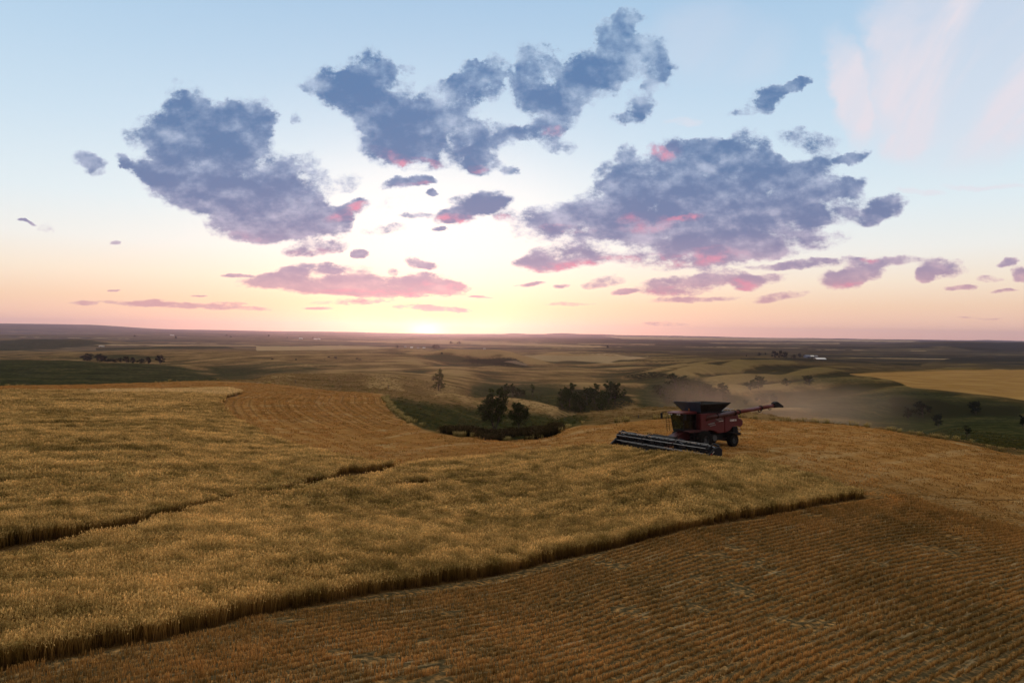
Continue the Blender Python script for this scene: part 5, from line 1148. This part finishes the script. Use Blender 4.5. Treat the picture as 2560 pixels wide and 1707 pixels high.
for (k, u, v, h, wd, lb) in [
    ('oval', 1866, 893, 7, .8, 'small reddish tree far left of the right-hand farmstead'),
    ('round', 1898, 891, 10, 1.0, 'dark round tree left of the farmstead grove'),
    ('thin', 1913, 890, 10, 1.2, 'thin tree between the round tree and the farmstead grove'),
    ('round', 1936, 896, 19, 1.1, 'left tree of the big dark farmstead grove'),
    ('round', 1948, 896, 20, 1.1, 'middle tree of the big dark farmstead grove'),
    ('round', 1961, 897, 18, 1.1, 'right tree of the big dark farmstead grove'),
    ('round', 1983, 897, 11, 1.1, 'low dark tree between the grove and the farm buildings'),
    ('oval', 1999, 896, 14, 1.1, 'upright dark tree next to the blue farm buildings')]:
    tree(k, u, v, h, lb, group=GF, wide=wd, ymin=1000, ymax=2300, leaf='leafd')
GM = 'trees round the hazy farm under the sun'
for (k, u, v, h, wd, lb) in [
    ('round', 995, 871, 8, 1.2, 'hazy tree left of the white houses under the sun'),
    ('round', 1084, 873, 12, 1.1, 'large hazy round tree right of the white houses under the sun'),
    ('round', 1094, 873, 12, 1.0, 'hazy round tree at the right end of the farm under the sun'),
    ('spread', 1128, 860, 6, 1.5, 'left tree of the small hazy grove beyond the farm'),
    ('spread', 1148, 860, 6, 1.4, 'right tree of the small hazy grove beyond the farm'),
    ('spread', 1105, 886, 5, 1.4, 'bush on the flat below the hazy farm'),
    ('round', 1520, 871, 8, .9, 'single tree on the pale field right of centre')]:
    tree(k, u, v, h, lb, group=GM, wide=wd, ymin=800, ymax=5200, leaf='leafd')
GP = 'lone trees scattered on the left plain'
for (k, u, v, h, wd, lb) in [
    ('spread', 338, 842, 4, 1.8, 'low tree belt at the left of the distant plain'),
    ('round', 440, 848, 8, 1.0, 'darkest lone tree on the distant left plain'),
    ('round', 567, 841, 5, 1.2, 'tree left of a pair on the distant plain'),
    ('round', 577, 845, 6, .9, 'tree right of a pair on the distant plain'),
    ('spread', 672, 841, 4, 1.4, 'low tree on the plain left of the distant white houses'),
    ('oval', 718, 847, 6, .9, 'upright tree just left of the distant white houses'),
    ('round', 782, 846, 4, 1.4, 'tree beside the distant white houses')]:
    tree(k, u, v, h, lb, group=GP, wide=wd, ymin=2000, ymax=9000, leaf='leafd')

# ------------------------------------------------------------------ farm buildings
def building(name, u, v, wpx, hpx, rz, depth, wallm, roofm, label, cat='building', group=None, ymin=0, ymax=1e9, rise=.45):
    p = hit(u, v, ymin=ymin, ymax=ymax); w = wpx*p.y/F; h = hpx*p.y/F; root = empty(name, p-Vector((0, 0, .3)), rz); hw, hd = w/2, depth/2; e = h*(1-rise)
    q = MB(); q.prism([(-hd, 0), (hd, 0), (hd, e), (0, h), (-hd, e)], -hw, hw); q.v = [(y, x, z) for x, y, z in q.v]; q.build('wall', wallm, root)
    q = MB(); q._add([(-hw-.4,-hd-.4,e-.2),(hw+.4,-hd-.4,e-.2),(hw+.4,0,h+.08),(-hw-.4,0,h+.08),(-hw-.4,hd+.4,e-.2),(hw+.4,hd+.4,e-.2)], [(0,1,2,3),(3,2,5,4)])
    q._add([(-hw-.4,-hd-.4,e-.05),(hw+.4,-hd-.4,e-.05),(hw+.4,0,h+.25),(-hw-.4,0,h+.25),(-hw-.4,hd+.4,e-.05),(hw+.4,hd+.4,e-.05)], [(0,3,2,1),(3,4,5,2)]); q.build('roof', roofm, root)
    q = MB(); q.box(-w*.1,w*.1,-hd-.06,-hd,0,e*.8); q.build('door', M['black'], root)
    for sx in (-.32, .32):
        q = MB(); q.box(sx*w-w*.05,sx*w+w*.05,-hd-.05,-hd,e*.45,e*.75); q.build('window', M['navy'], root)
    tag(root, label, cat, group); return root
M['hwhite'] = simple('weathered_white_wall', (.42, .41, .40), .7); M['wroof'] = simple('pale_metal_roof', (.70, .74, .80), .35, .3); M['bwall'] = simple('blue_grey_wall', (.10, .14, .24), .6); M['hroof'] = simple('grey_roof', (.30, .30, .33), .7)
building('long_shed', 2050, 899, 24, 5, 0.0, 14, M['navy'], M['wroof'], 'long low shed with a bright white roof at the right end of the farmstead', 'shed', ymin=1000, ymax=2300, rise=.6)
building('barn', 2018, 894, 11, 7, .2, 12, M['bwall'], M['bwall'], 'dark blue barn beside the dark farmstead trees', 'barn', ymin=1000, ymax=2300)
building('machine_shed', 2030, 893, 8, 5, -.1, 10, M['bwall'], M['wroof'], 'small blue shed with a pale roof just right of the dark blue barn', 'shed', ymin=1000, ymax=2300)
building('storage_shed', 2040, 892, 6, 4, .1, 9, M['bwall'], M['hroof'], 'small grey-roofed shed behind the long white-roofed shed', 'shed', ymin=1000, ymax=2300)
for (u, v, w, h, lb) in [(1013,869,5,4,'leftmost white house of the hazy farm under the sun'),(1029,870,6,3,'white farm building right of the leftmost house under the sun'),(1045,871,5,3,'small white building in the middle of the hazy farm'),(1060,871,6,3,'white building next to the large round tree of the hazy farm'),(1211,874,5,4,'lone bluish house right of the hazy farm')]:
    building('farm_house', u, v, w, h, .1, 9, M['hwhite'], M['wroof'] if w != 5 else M['hroof'], lb, 'house', 'buildings of the hazy farm', ymin=1000, ymax=3500)
for (u, v, w, h, lb) in [(752,848,8,3,'left distant white farm building on the plain'),(788,849,6,3,'middle distant white farm building on the plain'),(797,849,6,3,'right distant white farm building on the plain'),(430,839,9,2,'small pale building farthest out on the left plain')]:
    building('farm_house', u, v, w, h, 0, 14, M['hwhite'], M['wroof'], lb, 'house', 'distant white farm buildings', ymin=2000, ymax=9000)
building('white_barn', 254, 867, 10, 4, .05, 10, M['hwhite'], M['hwhite'], 'white building at the foot of the dark hill on the left', 'barn', ymin=1200, ymax=3200)

# ------------------------------------------------------------------ cattle and fence posts
M['cow'] = simple('dark_hide', (.035, .022, .016), .8, var=.3)
def cow_mesh():
    q = MB()
    spine = [(-1.05,0,1.15,.10),(-.95,0,1.10,.34),(-.6,0,1.02,.40),(0,0,.98,.43),(.5,0,1.02,.42),(.8,0,1.10,.34),(1.05,0,1.05,.24),(1.25,0,.85,.17),(1.38,0,.62,.16),(1.48,0,.42,.12),(1.55,0,.28,.07)]
    n = 10; vs = []
    for (x, y, z, r) in spine:
        for k in range(n): vs.append((x, y+.72*r*math.cos(6.2832*k/n), z+r*math.sin(6.2832*k/n)))
    fs = [(i*n+k, i*n+(k+1) % n, (i+1)*n+(k+1) % n, (i+1)*n+k) for i in range(len(spine)-1) for k in range(n)]+[tuple(range(n)), tuple((len(spine)-1)*n+k for k in range(n))]
    q._add(vs, fs)
    for s_ in (-.19, .19):
        q.tube([(.72,s_,.95),(.74,s_,.5),(.70,s_,.42),(.72,s_,.06),(.76,s_,0)], [.14,.09,.07,.055,.07], 7)
        q.tube([(-.78,s_,1.0),(-.66,s_,.62),(-.86,s_,.45),(-.82,s_,.08),(-.78,s_,0)], [.20,.12,.075,.06,.07], 7)
        q.tube([(1.32,s_*.6,.80),(1.30,s_*1.4,.84)], [.05,.02], 5)
    q.tube([(-1.08,0,1.22),(-1.2,0,1.0),(-1.18,0,.5)], [.05,.03,.05], 5)
    me = bpy.data.meshes.new('cow'); me.from_pydata(q.v, [], q.f); me.materials.append(M['cow']); return me
CW = cow_mesh()
for (u, v, a, s, lb) in [(680,900,.3,1.0,'dark cow grazing alone at the left end of the scattered herd'),(740,901,2.5,1.0,'dark cow grazing second from the left of the herd'),(812,900,1.9,.7,'small pale calf left of the two dark cows'),(822,895,3.6,1.1,'dark cow uphill of the small pale calf'),(838,896,.2,1.2,'largest dark cow right of the calf'),(840,898,1.4,1.0,'dark cow standing close against the largest cow'),(893,899,3.0,1.1,'dark cow of the right pair, standing higher'),(900,901,.1,1.0,'dark cow of the right pair, the rightmost of the herd')]:
    p = hit(u, v, ymin=520, ymax=1100); o = bpy.data.objects.new('cow', CW); C.objects.link(o); o.location = p; o.rotation_euler = (0, 0, a); k = 1.15*s*4.2/(4.2); o.scale = (k, k, k); tag(o, lb, 'cow', 'cattle grazing on the far pasture')
M['post'] = simple('weathered_post', (.10, .085, .07), .9, var=.3)
for i, (u, v, hp, lb) in enumerate([(610,947,9,'wooden fence post left on the near pasture'),(738,958,9,'wooden fence post in the middle of the pasture'),(971,971,9,'wooden fence post nearest the ragged tree'),(2136,930,5,'left wooden post on the golden field edge'),(2262,922,5,'middle wooden post on the golden field edge'),(2278,921,5,'right wooden post on the golden field edge'),(1596,1045,8,'short post on the grassy strip left of the combine')]):
    p = hit(u, v, ymin=90, ymax=1100); h = hp*p.y/F; q = MB(); q.tube([(0,0,-.3),(0,0,h*.95),(0,0,h)], [.09,.08,.05], 8); o = q.build('fence_post', M['post']); o.location = p; tag(o, lb, 'fence post', 'fence posts along the pastures')

# ------------------------------------------------------------------ dust and haze
def soft_cloud(name, loc, size, rz, dens, color, sc, ay=0.0):
    import bmesh
    bm = bmesh.new(); bmesh.ops.create_icosphere(bm, subdivisions=3, radius=1.0); me = bpy.data.meshes.new(name); bm.to_mesh(me); bm.free()
    o = bpy.data.objects.new(name, me); C.objects.link(o); o.location = loc; o.scale = size; o.rotation_euler = (0, ay, rz)
    m, g, out = new_mat(name+'_air'); co = g.add('ShaderNodeTexCoord').outputs['Object']
    r_ = g.vm('LENGTH', co, out=1); n = g.noise(g.vm('MULTIPLY', co, (sc, sc*.6, sc*.5)), 1.0, 4, .6)
    d = g.m('MULTIPLY', g.m('MULTIPLY', g.mr(r_, 1.0, .15), g.mr(n, .30, .72)), dens)
    pv = g.add('ShaderNodeVolumePrincipled', {'Color': rgb(*color), 'Density': d, 'Anisotropy': .55}); g.l.new(pv.outputs[0], out.inputs['Volume'])
    me.materials.append(m); m.cycles.volume_step_rate = 1.0; tag(o, kind='stuff'); return o
d1 = hit(1640, 1005, ymin=180); soft_cloud('dust', (d1.x-6, 190, d1.z+13), (21, 60, 14), .42, .015, (1.0, .90, .76), 2.2)
d2 = hit(2000, 1030, ymin=100); soft_cloud('dust', (46, 112, gz(46, 112)+4.0), (24, 16, 4.2), -.4, .014, (1.0, .88, .72), 2.4)
def build_haze():
    q = MB(); q.box(-16000, 16000, -3000, 17000, -170, 240); m, g, out = new_mat('thin_evening_air')
    o = q.build('haze', m)
    pv = g.add('ShaderNodeVolumePrincipled', {'Color': rgb(.62, .60, .90), 'Density': HAZE_D, 'Anisotropy': .76}); g.l.new(pv.outputs[0], out.inputs['Volume'])
    m.cycles.homogeneous_volume = True
    tag(o, kind='stuff')
HAZE_D = 4.5e-5
build_haze()
